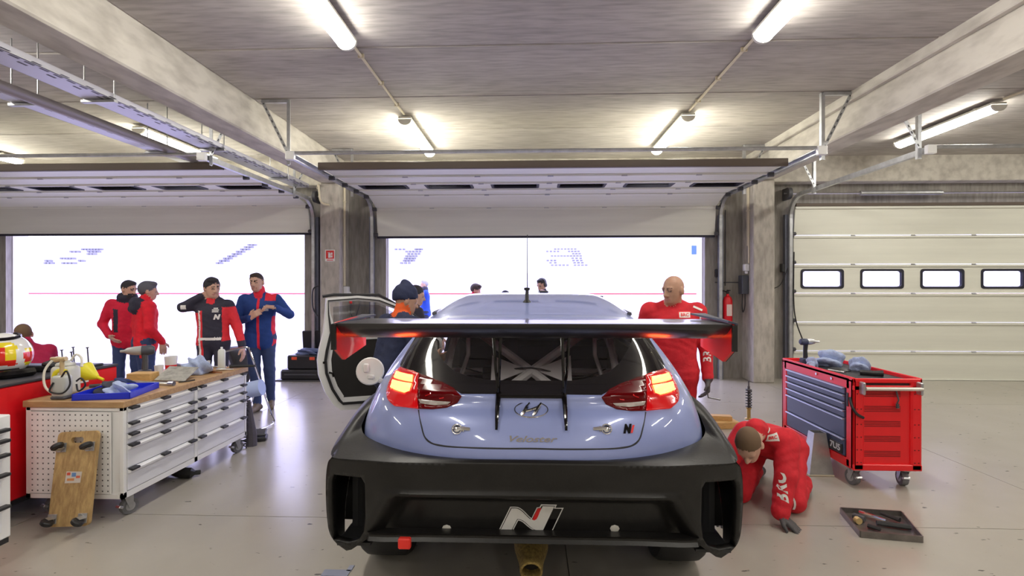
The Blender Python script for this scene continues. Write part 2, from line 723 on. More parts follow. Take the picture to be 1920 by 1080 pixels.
    # hangers: perforated angle iron trapezes holding the tracks
    for hy in (-rad - 2.70, -rad - .55):
        for sx, hx in ((-1, -.075), (1, width + .075)):
            if idx == 1 and sx < 0:
                continue
            h = MB()
            z0, z1 = zb + rad + .03, ZC - .004
            xo = hx + sx * .06
            inn = -sx
            h.b2((xo - .02, hy - .004, z0 - .12), (xo + .02, hy + .004, z1)).b2((xo - .02, hy, z0 - .12), (xo - .012, hy + .04, z1))
            xd = xo + sx * .32
            h.b2((min(xo, xd), hy - .02, z1 - .035), (max(xo, xd), hy + .02, z1), 0)
            ang = math.atan2(xd - xo, z1 - z0)
            h.box(((xo + xd) / 2, hy, (z0 + z1) / 2), (.035, .006, math.hypot(xd - xo, z1 - z0)), 0, (0, ang, 0))
            for q in range(9):
                fz = z0 + (z1 - z0) * (q + .5) / 9
                h.mat(1).box((xo + (xd - xo) * (q + .5) / 9, hy - .004, fz), (.012, .004, .03), 0, (0, ang, 0)).mat(0)
            h.build('track_hanger', [m_galv, m_dkgrey], root, 0)
    return root


garage_door(1, -9.92, -3.95, 2.57, 'raised sectional garage door at the left bay, two thirds of it under the ceiling')
garage_door(2, -2.74, 3.19, 2.50, 'raised sectional garage door behind the race car')
garage_door(3, 4.53, 10.46, 0.0, 'closed cream sectional garage door with a row of small windows')

# ------------------------------------------------------------------ ceiling lamps
m_tube = mat('lit_diffuser', (.9, .9, .85), .5, emit=(1.0, .96, .86), estr=LAMP_E)
m_hous = mat('lamp_housing', (.72, .70, .64), .5)


def lamp(loc, label, group):
    t = thing('ceiling_light', label, 'ceiling light', loc, 0, group)
    L = 1.66
    h = MB().b2((-.085, 0, -.035), (.085, L, 0), .008)
    h.b2((-.03, .3, 0), (.03, .34, .035)).b2((-.03, L - .34, 0), (.03, L - .3, .035))
    h.build('housing', m_hous, t, 0)
    # half round diffuser
    d = MB()
    n = 10
    vs, fs = [], []
    for k, y in enumerate((.012, L - .012)):
        for i in range(n + 1):
            a = PI + PI * i / n
            vs.append((.080 * math.cos(a), y, -.035 + .070 * math.sin(a)))
    for i in range(n):
        fs.append((i, i + 1, n + 2 + i, n + 1 + i))
    d.add(vs, fs)
    d.build('diffuser', m_tube, t)
    for y0, y1 in ((0, .03), (L - .03, L)):
        e = MB()
        vs = []
        for y in (y0, y1):
            for i in range(n + 1):
                a = PI + PI * i / n
                vs.append((.086 * math.cos(a), y, -.033 + .076 * math.sin(a)))
        m = n + 1
        e.add(vs, [(i, i + 1, m + i + 1, m + i) for i in range(n)] + [tuple(range(m)), tuple(range(2 * m - 1, m - 1, -1))])
        e.build('end_cap', m_hous, t)
    return t


for lx, side in ((-1.62, 'on the cable tray side'), (1.97, 'on the closed door side')):  # rows go on behind the camera with unseen lamps added for light
    for ly, wh in ((6.50, 'above the raised middle door'), (2.80, 'above the rear of the race car'), (-.90, 'unseen behind the race car'), (-4.6, 'unseen by the back wall')):
        lamp((lx, ly, ZC - .036), 'lit fluorescent ceiling lamp %s, %s' % (wh, side), 'lamps over the race car')
for lx, side in ((-5.33, 'beside the cable trays'), (-8.70, 'near the side wall')):
    for ly, wh in ((6.75, 'above the raised door'), (3.0, 'above the bench'), (-.9, 'unseen far behind the bench')):
        lamp((lx, ly, ZC - .036), 'lit fluorescent lamp of the workbench bay, %s, %s' % (side, wh), 'lamps of the workbench bay')
for lx, side in ((5.52, 'beside the beam'), (8.9, 'near the side wall')):
    for ly, wh in ((6.25, 'close to the closed door'), (2.6, 'halfway back'), (-.9, 'towards the back wall')):
        lamp((lx, ly, ZC - .036), 'lit fluorescent lamp in closed door bay, %s, %s' % (side.replace('near the', 'by the'), wh.replace('towards the back wall', 'unseen far back')), 'lamps of the closed door bay')
m_conduit = mat('pale_conduit', (.72, .64, .48), .5)
for lx, lb in ((-1.62, 'pale conduit along the ceiling joining the two left lamps over the car'),
               (1.97, 'pale conduit along the ceiling joining the two right lamps over the car'),
               (5.52, 'pale conduit on the ceiling of the closed door bay')):
    y0, y1 = (4.5, 6.46) if lx < 5 else (4.3, 6.2)
    c = MB().cyl((lx, y0, ZC - .022), (lx, y1, ZC - .022), .014, n=8)
    for k in range(3):
        yy = y0 + (y1 - y0) * (k + .5) / 3
        c.box((lx, yy, ZC - .02), (.06, .02, .04), .003)
    tag(c.build('ceiling_conduit', m_conduit), lb, 'conduit')

# ------------------------------------------------------------------ cable trays on threaded rods
m_tray = mat('tray_steel', (.60, .60, .66), .45, .6)


def cable_tray(name, x0, x1, z, y0, y1, label, pipe=None):
    t = thing(name, label, 'cable tray', ((x0 + x1) / 2, y0, z))
    L, wd = y1 - y0, x1 - x0
    b = MB()
    b.b2((-wd / 2, 0, 0), (wd / 2, L, .004))
    b.b2((-wd / 2, 0, 0), (-wd / 2 + .003, L, .055)).b2((wd / 2 - .003, 0, 0), (wd / 2, L, .055))
    b.mat(1)
    yy = .06
    k = 0
    while yy < L:
        for c in range(3):
            if (k + c) % 2 == 0 or c == 1:
                b.box((wd * (.18 + .22 * c), yy, -.0006), (.018, .07, .002))
        yy += .115
        k += 1
    b.build('tray', [m_tray, m_dkgrey], t, 0)
    cb = MB()
    rr = random.Random(9)
    for i in range(6):
        x = -wd * .38 + wd * .15 * i
        cb.tube([(x + rr.uniform(-.01, .01), L * q / 14, .018 + rr.uniform(0, .012)) for q in range(15)], .011, 6)
    cb.build('cables', m_black, t)
    for yy in [1.2 + 1.62 * q for q in range(int(L / 1.62))]:
        rd = MB()
        for sx in (-1, 1):
            rd.cyl((sx * (wd / 2 + .012), yy, -.02), (sx * (wd / 2 + .012), yy, ZC - z - .06 if False else ZC - z - .002), .006, n=6)
        rd.b2((-wd / 2 - .03, yy - .022, -.03), (wd / 2 + .03, yy + .022, -.004), .003)
        rd.build('rod_hanger', m_galv, t)
    if pipe:
        p = MB().cyl((wd / 2 + .07, 0, .0), (wd / 2 + .07, L, .0), .05, n=14)
        p.build('air_pipe', mat('grey_air_pipe', (.36, .33, .34), .4, .3), t)
    return t


cable_tray('cable_tray', -3.95, -3.70, 3.26, YBACK + .3, 8.4, 'perforated steel cable tray hung beside the left concrete beam')
cable_tray('cable_tray', -4.62, -4.40, 3.24, YBACK + .3, 7.9, 'narrow perforated cable tray with a grey pipe beside it on threaded rods', True)

# ------------------------------------------------------------------ fittings on the walls and pillars
# conduits on the two pillars
c = MB()
for du in (0, .045):
    c.cyl((PL[1] + .012, 8.86 + du, 3.35), (PL[1] + .012, 8.86 + du, 1.62), .013, n=8)
for zz in (3.1, 2.5, 1.95):
    c.box((PL[1] + .012, 8.88, zz), (.03, .09, .02))
tag(c.build('wall_conduit', m_conduit), 'pair of pale conduits running down the left pillar to a socket box', 'conduit')
s = MB().box((PL[1] + .045, 8.885, 1.53), (.09, .10, .16), .012)
s.cyl((PL[1] + .09, 8.885, 1.50), (PL[1] + .13, 8.87, 1.44), .03, n=10)
tag(s.build('socket_box', mat('socket_white', (.72, .72, .74), .4)), 'white industrial socket box at the foot of the conduits on the left pillar', 'socket')
t = thing('red_plug_cable', 'red plug with a cable hanging from the white socket box', 'plug', (PL[1] + .12, 8.87, 1.37))
MB().cyl((0, 0, .04), (.02, -.03, -.06), .028, .022, n=10).build('plug', m_redp, t)
MB().tube([(.02, -.03, -.06), (.03, -.04, -.25), (.10, -.06, -.32), (.16, -.05, -.15), (.2, 0, .05)], .008, 6, smooth=5).build('cable', m_dkgrey, t)

sg = thing('fire_point_sign', 'red and white fire extinguisher sign on the left pillar', 'sign', (-3.455, 8.678, 2.14))
MB().b2((-.085, -.004, -.10), (.085, 0, .10)).build('plate', mat('sign_white', (.85, .83, .82), .5), sg, 0)
MB().b2((-.07, -.006, -.055), (.07, -.004, .085)).build('red_field', mat('sign_red', (.75, .03, .03), .5), sg, 0)
p = MB()
p.b2((-.03, -.0075, -.04), (.012, -.006, .04), .006).b2((.016, -.0075, -.035), (.045, -.006, .0)).b2((.018, -.0075, .01), (.045, -.006, .05))
p.b2((-.02, -.0075, .042), (.0, -.006, .055)).b2((-.04, -.0075, .045), (-.018, -.006, .053))
p.build('pictogram', mat('sign_white', (.85, .83, .82)), sg, 0)
MB().b2((-.055, -.0055, -.085), (.055, -.004, -.072)).build('caption_bar', mat('sign_red', (.75, .03, .03)), sg, 0)

fe = thing('fire_extinguisher', 'red fire extinguisher hanging on the wall beside the right pillar', 'fire extinguisher', (3.40, 9.0, 1.00))
MB().lathe([(0, 0), (.07, .0), (.078, .02), (.078, .36), (.06, .42), (.025, .45), (.022, .48), (0, .48)], None, 18).build('cylinder', m_red, fe)
MB().b2((-.02, -.02, .48), (.02, .02, .54), .006).b2((-.012, -.10, .53), (.012, .02, .55), .004).build('valve', m_black, fe)
MB().tube([(-.02, 0, .51), (-.10, -.02, .53), (-.13, -.02, .40), (-.125, -.02, .15), (-.11, -.03, .02)], .012, 6, smooth=5).build('hose', m_black, fe)
MB().b2((-.045, -.081, .10), (.045, -.074, .30), .01).build('instruction_label', mat('label_pale', (.78, .6, .55), .5), fe, 0)
MB().b2((-.03, .07, .30), (.03, .125, .40)).build('bracket', m_galv, fe, 0)

cbx = thing('door_control_box', 'dark grey door control box with a hanging cable on the right pillar', 'control box', (3.695, 8.93, 1.50))
MB().b2((-.11, -.09, -.02), (0, .09, .30), .01).build('case', mat('control_grey', (.06, .065, .08), .45), cbx, 0)
MB().cyl((-.115, -.02, .20), (-.11, -.02, .20), .02, n=12).build('dial', m_dkgrey, cbx)
MB().b2((-.114, -.05, .05), (-.11, .0, .12)).build('key_switch', m_dkgrey, cbx)
MB().tube([(-.05, -.05, -.02), (-.055, -.06, -.22), (-.07, -.02, -.33), (-.06, .04, -.22), (-.05, .05, -.02)], .009, 6, smooth=6).build('hanging_cable', m_black, cbx)
s = MB().box((3.655, 8.86, 1.93), (.085, .10, .12), .012)
s.box((3.66, 8.86, 1.85), (.05, .05, .05), .01)
tag(s.build('socket_box', mat('socket_white', (.72, .72, .74), .4)), 'white junction box above the dark control box on the right pillar', 'socket')
c = MB()
for du, z1 in ((0, 2.0), (.05, 2.3)):
    c.cyl((PR[0] - .014, 8.83 + du, 3.35), (PR[0] - .014, 8.83 + du, z1), .013, n=8)
c.box((PR[0] - .014, 8.855, 2.9), (.03, .1, .02))
tag(c.build('wall_conduit', m_conduit), 'pair of pale conduits running down the right pillar to a junction box', 'conduit')
c = MB().cyl((3.40, YW - .012, 2.95), (3.40, YW - .012, 1.62), .008, n=6)
c.cyl((3.22, YW - .012, 1.68), (3.69, YW - .012, 1.68), .009, n=6)
tag(c.build('wall_conduit', m_dkgrey), 'thin dark cable down the wall above the fire extinguisher', 'cable')
s = MB().box((3.24, 9.08, 1.84), (.05, .07, .14), .01)
tag(s.build('door_switch', m_black), 'small black switch on the wall at the jamb of the middle door', 'switch')
c = MB()
c.tube([(4.44, 9.02, 1.95), (4.38, 9.02, 1.8), (4.30, 9.05, 1.62), (4.12, 9.07, 1.55)], .007, 6, smooth=5)
c.box((4.36, 9.06, 1.93), (.06, .08, .15), .01)
tag(c.build('door_switch', m_black), 'small black switch with a cable right of the right pillar', 'switch')
c = MB().tube([(4.50, 8.95, 2.2), (4.49, 8.94, 1.4), (4.53, 8.93, 1.0), (4.66, 8.93, .62), (4.70, 8.94, .3)], .01, 6, smooth=6)
tag(c.build('pull_rope', m_black), 'dark pull rope hanging down the left edge of the closed garage door', 'rope')
c = MB().tube([(-3.63, 8.62, 1.62), (-3.72, 8.60, 1.55), (-3.73, 8.62, 1.25), (-3.66, 8.64, 1.1)], .012, 6, smooth=6)
tag(c.build('hanging_hose', m_black), 'black hose loop hanging on the left pillar', 'hose')
c = MB().tube([(-3.75, 8.86, 3.33), (-3.62, 8.60, 3.33), (-3.60, 8.60, 3.1), (-3.55, 8.62, 3.02), (-3.45, 8.64, 3.0)], .018, 8, smooth=5)
tag(c.build('bent_conduit', m_conduit), 'bent pale conduit wrapping over the top of the left pillar', 'conduit')

# ------------------------------------------------------------------ outdoors: apron, pit wall, fence, grandstand
m_tar = mat('pale_asphalt', (.40, .39, .41), .8, var=.04)
m_ext = mat('white_concrete', (.86, .86, .86), .7)
gnd = MB().b2((-90, YW + .5, -.25), (90, 110, -.015)).build('ground', m_tar, None, 0)
struct(gnd, 'pale pit lane outside the garage doors')
pw = thing('pit_wall', 'white pit wall with a thin red stripe across the pit lane', 'wall', (0, 30, 0))
MB().b2((-40, 0, -.02), (40, .3, 1.17), .02).build('wall_body', m_ext, pw, 0)
MB().b2((-40, -.02, 1.17), (40, .32, 1.24)).build('red_stripe', mat('stripe_red', (.55, .07, .09), .6), pw, 0)
fn = thing('debris_fence', 'pale wire fence with posts on top of the pit wall', 'fence', (0, 30.5, 0))
for k in range(-13, 14):
    MB().cyl((k * 2.9, 0, -.02), (k * 2.9, 0, 2.35), .03, n=6).build('post', m_ext, fn)
for z in (1.5, 1.9, 2.33):
    MB().cyl((-38, 0, z), (38, 0, z), .012, n=5).build('wire', m_ext, fn)
gs = thing('grandstand', 'white grandstand of stepped seat rows with pale grey-blue lettering', 'grandstand', (0, 62, 0))
m_seatw = mat('white_seats', (.88, .88, .88), .6)
m_seatb = mat('pale_blue_seats', (.15, .15, .18), .6)
rows = 15
for i in range(rows):
    v = 512 - 4.3 * i
    z = CAM_H + (538 - v) * (62 + i * .9) / F
    MB().b2((-70, i * .9, -.02), (70, i * .9 + .92, z)).build('tier', m_ext, gs, 0)
MB().b2((-70, rows * .9, -.02), (70, rows * .9 + .5, 9.4)).build('rear_wall', m_ext, gs, 0)
marks = [(470, 738, 760), (470, 776, 793), (474, 758, 790), (478, 762, 788), (483, 758, 783), (487, 756, 780), (491, 754, 778), (496, 748, 770),
         (470, 1038, 1082), (474, 1023, 1050), (474, 1064, 1088), (478, 1072, 1090), (483, 1032, 1092), (487, 1070, 1093), (491, 1024, 1044), (491, 1072, 1094),
         (496, 1028, 1046), (496, 1074, 1096), (500, 1032, 1068), (500, 1075, 1103),
         (470, 150, 190), (474, 127, 148), (474, 160, 186), (478, 160, 178), (487, 110, 138), (491, 80, 95), (491, 144, 156), (496, 79, 98), (496, 112, 140),
         (462, 462, 480), (466, 455, 474), (470, 448, 468), (474, 440, 458), (478, 432, 452), (483, 424, 442), (487, 416, 434), (491, 408, 428), (496, 402, 416)]
sb = MB()
for v, u0, u1 in marks:
    i = round((512 - v) / 4.3)
    Y = 62 + i * .9
    v = 512 - 4.3 * i
    p0, p1 = at(u0, v, Y), at(u1, v, Y)
    n = max(1, int((p1.x - p0.x) / .42))
    for k in range(n):
        x = p0.x + (p1.x - p0.x) * (k + .5) / n
        sb.b2((x - .17, Y - 62 + .1, p0.z - .02), (x + .17, Y - 62 + .5, p0.z + .26))
o = sb.build('coloured_seats', m_seatb, gs, 0)
o['kind'] = 'stuff'
MB().b2((0, 0, 0), (.26, .2, 9), .02).build('light_mast', m_ext, None, 0)
lm = bpy.data.objects['light_mast']
lm.location = (14.3, 46, -.02)
tag(lm, 'tall pale mast with a blue flag beyond the pit wall', 'mast')
MB().b2((-.1, -.02, 4.5), (.36, .02, 5.3)).build('blue_flag', mat('flag_blue', (.05, .12, .30), .6), lm, 0)
# ------------------------------------------------------------------ the race car
m_blue = mat('car_blue_paint', (.30, .36, .70), .32, metal=.1, coat=1.0)
m_carb = mat('black_composite', (.012, .011, .0108), .36, spec=.42, var=.5, vscale=5, bump=.06, bscale=80)
m_gloss = mat('gloss_black', (.006, .005, .006), .06, spec=.4)
m_cage = mat('cage_white', (.86, .86, .88), .4)
m_carw = mat('door_white', (.78, .78, .78), .35)
m_inner = mat('cabin_dark', (.014, .012, .012), .7)
m_glass = glass_mat('tinted_car_glass', (.80, .78, .78), .8, .01, 1.45)
m_tyre = mat('tyre_rubber', (.022, .022, .024), .62, bump=.1, bscale=40)
m_lens = mat('red_lens', (.36, .002, .006), .12, coat=.7, emit=(1., .01, .01), estr=.25)
m_lensd = mat('dark_red_lens', (.13, .001, .003), .14, spec=.35)
m_lit = mat('brake_light_on', (1, .3, .1), .3, emit=(1.0, .085, .022), estr=12.0)
m_litr = mat('brake_light_halo', (1, .02, .01), .3, emit=(1.0, .015, .008), estr=5.0)
m_clear = mat('clear_lens', (.55, .50, .48), .15, coat=.7)

car = thing('race_car', 'blue touring race car with a black rear wing, its brake lights on', 'car', (0, 4.5, 0))


def carpart(mb, name, m, smooth=35, parent=None, fix=False):
    o = mb.build(name, m, parent or car, smooth, fix)
    if parent is None:
        o.location = (0, -4.5, 0)
    return o


ROWZ = [.45, .70, .80, .88, .98, 1.07, 1.18, 1.29, 1.40, 1.46, 1.52, 1.548, 1.557]
ROWS = [
    [(0, 2.44), (.35, 2.45), (.62, 2.52), (.80, 2.66), (.88, 2.86), (.89, 3.10), (.88, 4.2), (.89, 5.2), (.90, 5.85), (.72, 6.45), (0, 6.64)],
    [(0, 2.38), (.35, 2.39), (.62, 2.46), (.82, 2.62), (.90, 2.80), (.91, 3.08), (.88, 4.2), (.89, 5.2), (.91, 5.85), (.72, 6.45), (0, 6.66)],
    [(0, 2.36), (.35, 2.375), (.62, 2.45), (.83, 2.60), (.91, 2.78), (.925, 3.06), (.88, 4.2), (.88, 5.2), (.91, 5.85), (.70, 6.42), (0, 6.65)],
    [(0, 2.37), (.35, 2.385), (.62, 2.455), (.82, 2.60), (.905, 2.78), (.92, 3.06), (.88, 4.2), (.88, 5.2), (.89, 5.85), (.66, 6.38), (0, 6.58)],
    [(0, 2.42), (.35, 2.43), (.60, 2.49), (.77, 2.60), (.87, 2.78), (.895, 3.06), (.88, 4.2), (.86, 5.2), (.80, 5.80), (.58, 6.22), (0, 6.38)],
    [(0, 2.49), (.35, 2.50), (.58, 2.55), (.72, 2.64), (.82, 2.80), (.86, 3.06), (.87, 4.2), (.83, 5.15), (.70, 5.55), (.42, 5.80), (0, 5.90)],
    [(0, 2.65), (.32, 2.655), (.54, 2.685), (.66, 2.74), (.75, 2.87), (.80, 3.08), (.83, 4.2), (.76, 5.00), (.60, 5.25), (.35, 5.37), (0, 5.42)],
    [(0, 2.82), (.30, 2.822), (.50, 2.84), (.61, 2.88), (.68, 2.98), (.73, 3.16), (.76, 4.2), (.69, 4.75), (.50, 4.95), (.30, 5.03), (0, 5.06)],
    [(0, 2.98), (.28, 2.985), (.45, 3.00), (.55, 3.035), (.61, 3.11), (.645, 3.26), (.68, 4.1), (.60, 4.45), (.45, 4.60), (.25, 4.66), (0, 4.68)],
    [(0, 3.24), (.27, 3.25), (.44, 3.27), (.535, 3.32), (.585, 3.40), (.605, 3.52), (.62, 4.05), (.54, 4.33), (.42, 4.44), (.23, 4.49), (0, 4.51)],
    [(0, 3.58), (.25, 3.59), (.40, 3.62), (.48, 3.67), (.52, 3.74), (.54, 3.84), (.545, 4.05), (.47, 4.22), (.36, 4.30), (.2, 4.34), (0, 4.36)],
    [(0, 3.84), (.2, 3.845), (.31, 3.86), (.38, 3.89), (.42, 3.94), (.435, 4.01), (.435, 4.08), (.38, 4.15), (.28, 4.20), (.15, 4.22), (0, 4.23)],
    [(0, 4.06), (.01, 4.06), (.02, 4.06), (.03, 4.065), (.035, 4.07), (.04, 4.08), (.04, 4.09), (.035, 4.10), (.03, 4.11), (.02, 4.115), (0, 4.12)],
]
_NET = np.array([[(x, y, z) for (x, y) in row] for row, z in zip(ROWS, ROWZ)])


def _cr(p0, p1, p2, p3, t):
    return .5 * (2 * p1 + (p2 - p0) * t + (2 * p0 - 5 * p1 + 4 * p2 - p3) * t * t + (3 * p1 - p0 - 3 * p2 + p3) * t ** 3)


def _net(i, j):
    i = min(max(i, 0), _NET.shape[0] - 1)
    n = _NET.shape[1] - 1
    if j < 0:
        p = _NET[i, -j].copy()
        p[0] = -p[0]
        return p
    if j > n:
        p = _NET[i, 2 * n - j].copy()
        p[0] = -p[0]
        return p
    return _NET[i, j]


def S(s, r):
    j = min(int(s), 9)
    i = min(int(r), len(ROWZ) - 2)
    t, q = s - j, r - i
    q4 = []
    for a in range(-1, 3):
        if i + a < 0 or i + a > len(ROWZ) - 1:      # linear extension at the ends
            b0 = 0 if i + a < 0 else len(ROWZ) - 1
            b1 = 1 if i + a < 0 else len(ROWZ) - 2
            A = _cr(_net(b0, j - 1), _net(b0, j), _net(b0, j + 1), _net(b0, j + 2), t)
            B = _cr(_net(b1, j - 1), _net(b1, j), _net(b1, j + 1), _net(b1, j + 2), t)
            q4.append(2 * A - B)
        else:
            q4.append(_cr(_net(i + a, j - 1), _net(i + a, j), _net(i + a, j + 1), _net(i + a, j + 2), t))
    p = _cr(*q4, q)
    x, y, z = p
    if s < 4:                                        # deck lip and the crease under it
        w = max(0., 1 - (abs(x) / .72) ** 4)
        y = y - w * (.022 * math.exp(-((z - 1.078) / .022) ** 2) - .012 * math.exp(-((z - 1.02) / .03) ** 2))
    return Vector((x, y, z))


def s_from_x(x, r):
    lo, hi = 0., 5.2
    for _ in range(30):
        m = (lo + hi) / 2
        if S(m, r).x < x:
            lo = m
        else:
            hi = m
    return lo


def s_from_y(y, r):
    lo, hi = 3.0, 9.5
    for _ in range(30):
        m = (lo + hi) / 2
        if S(m, r).y < y:
            lo = m
        else:
            hi = m
    return lo


def r_from_z(z):
    lo, hi = 0., float(len(ROWZ) - 1)
    for _ in range(32):
        m = (lo + hi) / 2
        if S(1.0, m).z < z:
            lo = m
        else:
            hi = m
    return lo


def sr_xz(x, z):
    r = r_from_z(z)
    return (s_from_x(abs(x), r), r)


def sr_yz(y, z):
    r = r_from_z(z)
    return (s_from_y(y, r), r)


def sr_px(u, v):
    Y = 2.6
    for _ in range(9):
        p = at(u, v, Y)
        q = sr_xz(p.x, p.z)
        Y = .5 * Y + .5 * S(*q).y
    return q


LAMP = [(752, 689), (776, 697), (803, 707), (830, 718), (852, 730), (866, 743), (858, 756), (838, 765), (812, 768), (785, 767), (760, 764), (741, 762),
        (728, 749), (726, 735), (732, 714), (741, 697)]
LAMPO = [(752, 689), (776, 697), (786, 701), (784, 735), (785, 767), (760, 764), (741, 762), (728, 749), (726, 735), (732, 714), (741, 697)]
LIT1 = [(745, 697), (775, 705), (774, 718), (740, 709)]
LIT2 = [(738, 713), (773, 721), (769, 734), (760, 737), (734, 728)]
CLEAR = [(786, 749), (812, 752), (846, 754), (840, 759), (815, 761), (789, 757)]
GATE = [(866, 739), (996, 739), (996, 840), (900, 839.5), (840, 836), (812, 831), (798, 820), (791, 798), (785, 767), (812, 768), (838, 765), (858, 756), (866, 743)]
HATCH_PX = [(779, 632), (762, 660), (750, 683), (752, 689), (776, 697), (803, 707), (830, 718), (852, 730), (866, 739), (996, 739)]
CLEAR_PX = [(996, 714), (920, 713), (880, 706), (852, 696), (834, 680), (821, 660), (814, 645), (809, 634)]


def toparam(px):
    return [sr_px(u, v) for u, v in px]


def densify(poly, d=.12, closed=True):
    out = []
    n = len(poly)
    for i in range(n if closed else n - 1):
        a, b = poly[i], poly[(i + 1) % n]
        k = max(1, int(math.hypot(b[0] - a[0], b[1] - a[1]) / d))
        for q in range(k):
            out.append((a[0] + (b[0] - a[0]) * q / k, a[1] + (b[1] - a[1]) * q / k))
    return out


def inside(p, poly):
    x, y = p
    c = False
    n = len(poly)
    for i in range(n):
        x0, y0 = poly[i]
        x1, y1 = poly[i - 1]
        if (y0 > y) != (y1 > y) and x < (x1 - x0) * (y - y0) / (y1 - y0) + x0:
            c = not c
    return c


G_lamp, G_lampo, G_gate = toparam(LAMP), toparam(LAMPO), toparam(GATE)
G_lit1, G_lit2, G_clear = toparam(LIT1), toparam(LIT2), toparam(CLEAR)
G_hatch = toparam(HATCH_PX) + [sr_xz(0, 1.395), sr_xz(.28, 1.395), sr_xz(.625, 1.392)]
G_win = toparam(CLEAR_PX) + [sr_xz(.52, 1.372), sr_xz(.27, 1.375), sr_xz(0, 1.375)]
for g in (G_gate, G_hatch, G_win):
    for i, p in enumerate(g):
        if p[0] < .06:
            g[i] = (0., p[1])
G_side = [sr_yz(y, z) for y, z in ((3.18, 1.20), (3.6, 1.14), (4.2, 1.12), (4.95, 1.14), (4.75, 1.28), (4.45, 1.372), (4.1, 1.385), (3.6, 1.375), (3.34, 1.33))]
G_wsh = [sr_xz(.0, 1.20)] and [(7.35, r_from_z(1.19)), (10, r_from_z(1.19)), (10, r_from_z(1.385)), (7.6, r_from_z(1.385))]
G_door = [sr_yz(y, z) for y, z in ((4.02, 1.36), (3.98, 1.1), (3.93, .85), (4.02, .55), (5.05, .55), (5.08, .9), (5.0, 1.12), (4.75, 1.28), (4.47, 1.37))]
r76, r62, r46 = r_from_z(.765), r_from_z(.62), r_from_z(.46)
NR = len(ROWZ) - 1


def half_regions(sign):
    polys = {'lamp': G_lamp, 'lampo': G_lampo, 'gate': G_gate, 'hatch': G_hatch, 'win': G_win, 'side': G_side, 'wsh': G_wsh, 'lit1': G_lit1, 'lit2': G_lit2, 'clear': G_clear}
    if sign < 0:
        polys['door'] = G_door
    bound = [(0, r76), (4.6, r76), (4.9, r46), (10, r46), (10, NR), (0, NR)]
    verts, edges = [], []

    def addpoly(p, d):
        q = densify(p, d)
        n0 = len(verts)
        verts.extend(q)
        for i in range(len(q)):
            edges.append((n0 + i, n0 + (i + 1) % len(q)))
    addpoly(bound, .25)
    for k, p in polys.items():
        addpoly(p, .07 if k in ('lamp', 'lampo', 'lit1', 'lit2', 'clear') else .1)
    for (cy, rad) in ((3.1, .44), (5.75, .40)):
        ring_ = []
        for a in range(0, 181, 10):
            y, z = cy - rad * math.cos(R(a)), .33 + rad * math.sin(R(a))
            if z > .47:
                ring_.append(sr_yz(y, z))
        n0 = len(verts)
        verts.extend(ring_)
        for i in range(len(ring_) - 1):
            edges.append((n0 + i, n0 + i + 1))
    s = 0.
    while s <= 10.001:
        step = .14 if s < 4.3 else .25
        r = r46
        while r < NR:
            verts.append((min(s, 10) + (.0 if s < .01 or s > 9.99 else .002), r + .013))
            r += .17
        s += step
    vs, es, fs, ov, oe, of = delaunay_2d_cdt([Vector(v) for v in verts], edges, [], 0, 1e-5)
    out = {}
    pts = [S(min(max(v.x, 0), 10), min(max(v.y, 0), NR)) for v in vs]
    for f in fs:
        c = (sum(vs[i].x for i in f) / 3, sum(vs[i].y for i in f) / 3)
        if not inside(c, bound):
            continue
        q = (pts[f[0]] + pts[f[1]] + pts[f[2]]) / 3
        if c[0] > 3.5 and (math.hypot(q.y - 3.1, q.z - .33) < .44 or math.hypot(q.y - 5.75, q.z - .33) < .40):
            continue
        if 'door' in polys and inside(c, polys['door']):
            continue
        if inside(c, G_lamp):
            if inside(c, G_lit1) or inside(c, G_lit2):
                k = 'lit'
            elif inside(c, G_clear):
                k = 'clear'
            else:
                k = 'lampo' if inside(c, G_lampo) else 'lampi'
        elif inside(c, G_win):
            k = 'win'
        elif inside(c, G_hatch):
            k = 'hatch'
        elif inside(c, G_gate):
            k = 'gate'
        elif inside(c, G_side) or inside(c, G_wsh):
            k = 'sidewin'
        else:
            k = 'body'
        out.setdefault(k, []).append(f)
    # normals by finite differences
    nor = []
    for v in vs:
        a, b = min(max(v.x, .003), 9.99), min(max(v.y, .003), NR - .06)
        e = .004
        du = S(a + e, b) - S(a - e if a > e else 0, b)
        dv = S(a, b + e) - S(a, max(b - e, 0))
        n = du.cross(dv)
        nor.append(n.normalized() if n.length > 1e-12 else Vector((0, 0, 1)))
    for i, v in enumerate(vs):
        if v.y > NR - .25:
            nor[i] = Vector((0, 0, 1))
    return pts, nor, out


HALF = {sg: half_regions(sg) for sg in (1, -1)}


def shell(name, keys, m, sides=(1, -1), off=0., parent=None, solid=0.):
    vs, ns, fs = [], [], []
    for sg in sides:
        pts, nor, out = HALF[sg]
        idx = {}
        for k in keys:
            for f in out.get(k, []):
                g = []
                for i in f:
                    if i not in idx:
                        idx[i] = len(vs)
                        p, n = pts[i], nor[i]
                        if p.x < 1e-4:
                            n = Vector((0, n.y, n.z))
                        q = p + n * off
                        vs.append((q.x * sg, q.y, q.z))
                        ns.append((n.x * sg, n.y, n.z))
                    g.append(idx[i])
                a, b, c = (Vector(vs[i]) for i in g)
                nn = (b - a).cross(c - a)
                want = Vector(ns[g[0]]) + Vector(ns[g[1]]) + Vector(ns[g[2]])
                fs.append(g if nn.dot(want) > 0 else g[::-1])
    me = bpy.data.meshes.new(name)
    me.from_pydata(vs, [], fs)
    me.materials.append(m)
    me.polygons.foreach_set('use_smooth', [True] * len(me.polygons))
    me.normals_split_custom_set_from_vertices([Vector(n).normalized() for n in ns])
    o = bpy.data.objects.new(name, me)
    COL.objects.link(o)
    o.parent = parent or car
    if parent is None:
        o.location = (0, -4.5, 0)
    if solid:
        md = o.modifiers.new('thickness', 'SOLIDIFY')
        md.thickness = solid
        md.offset = -1
    return o


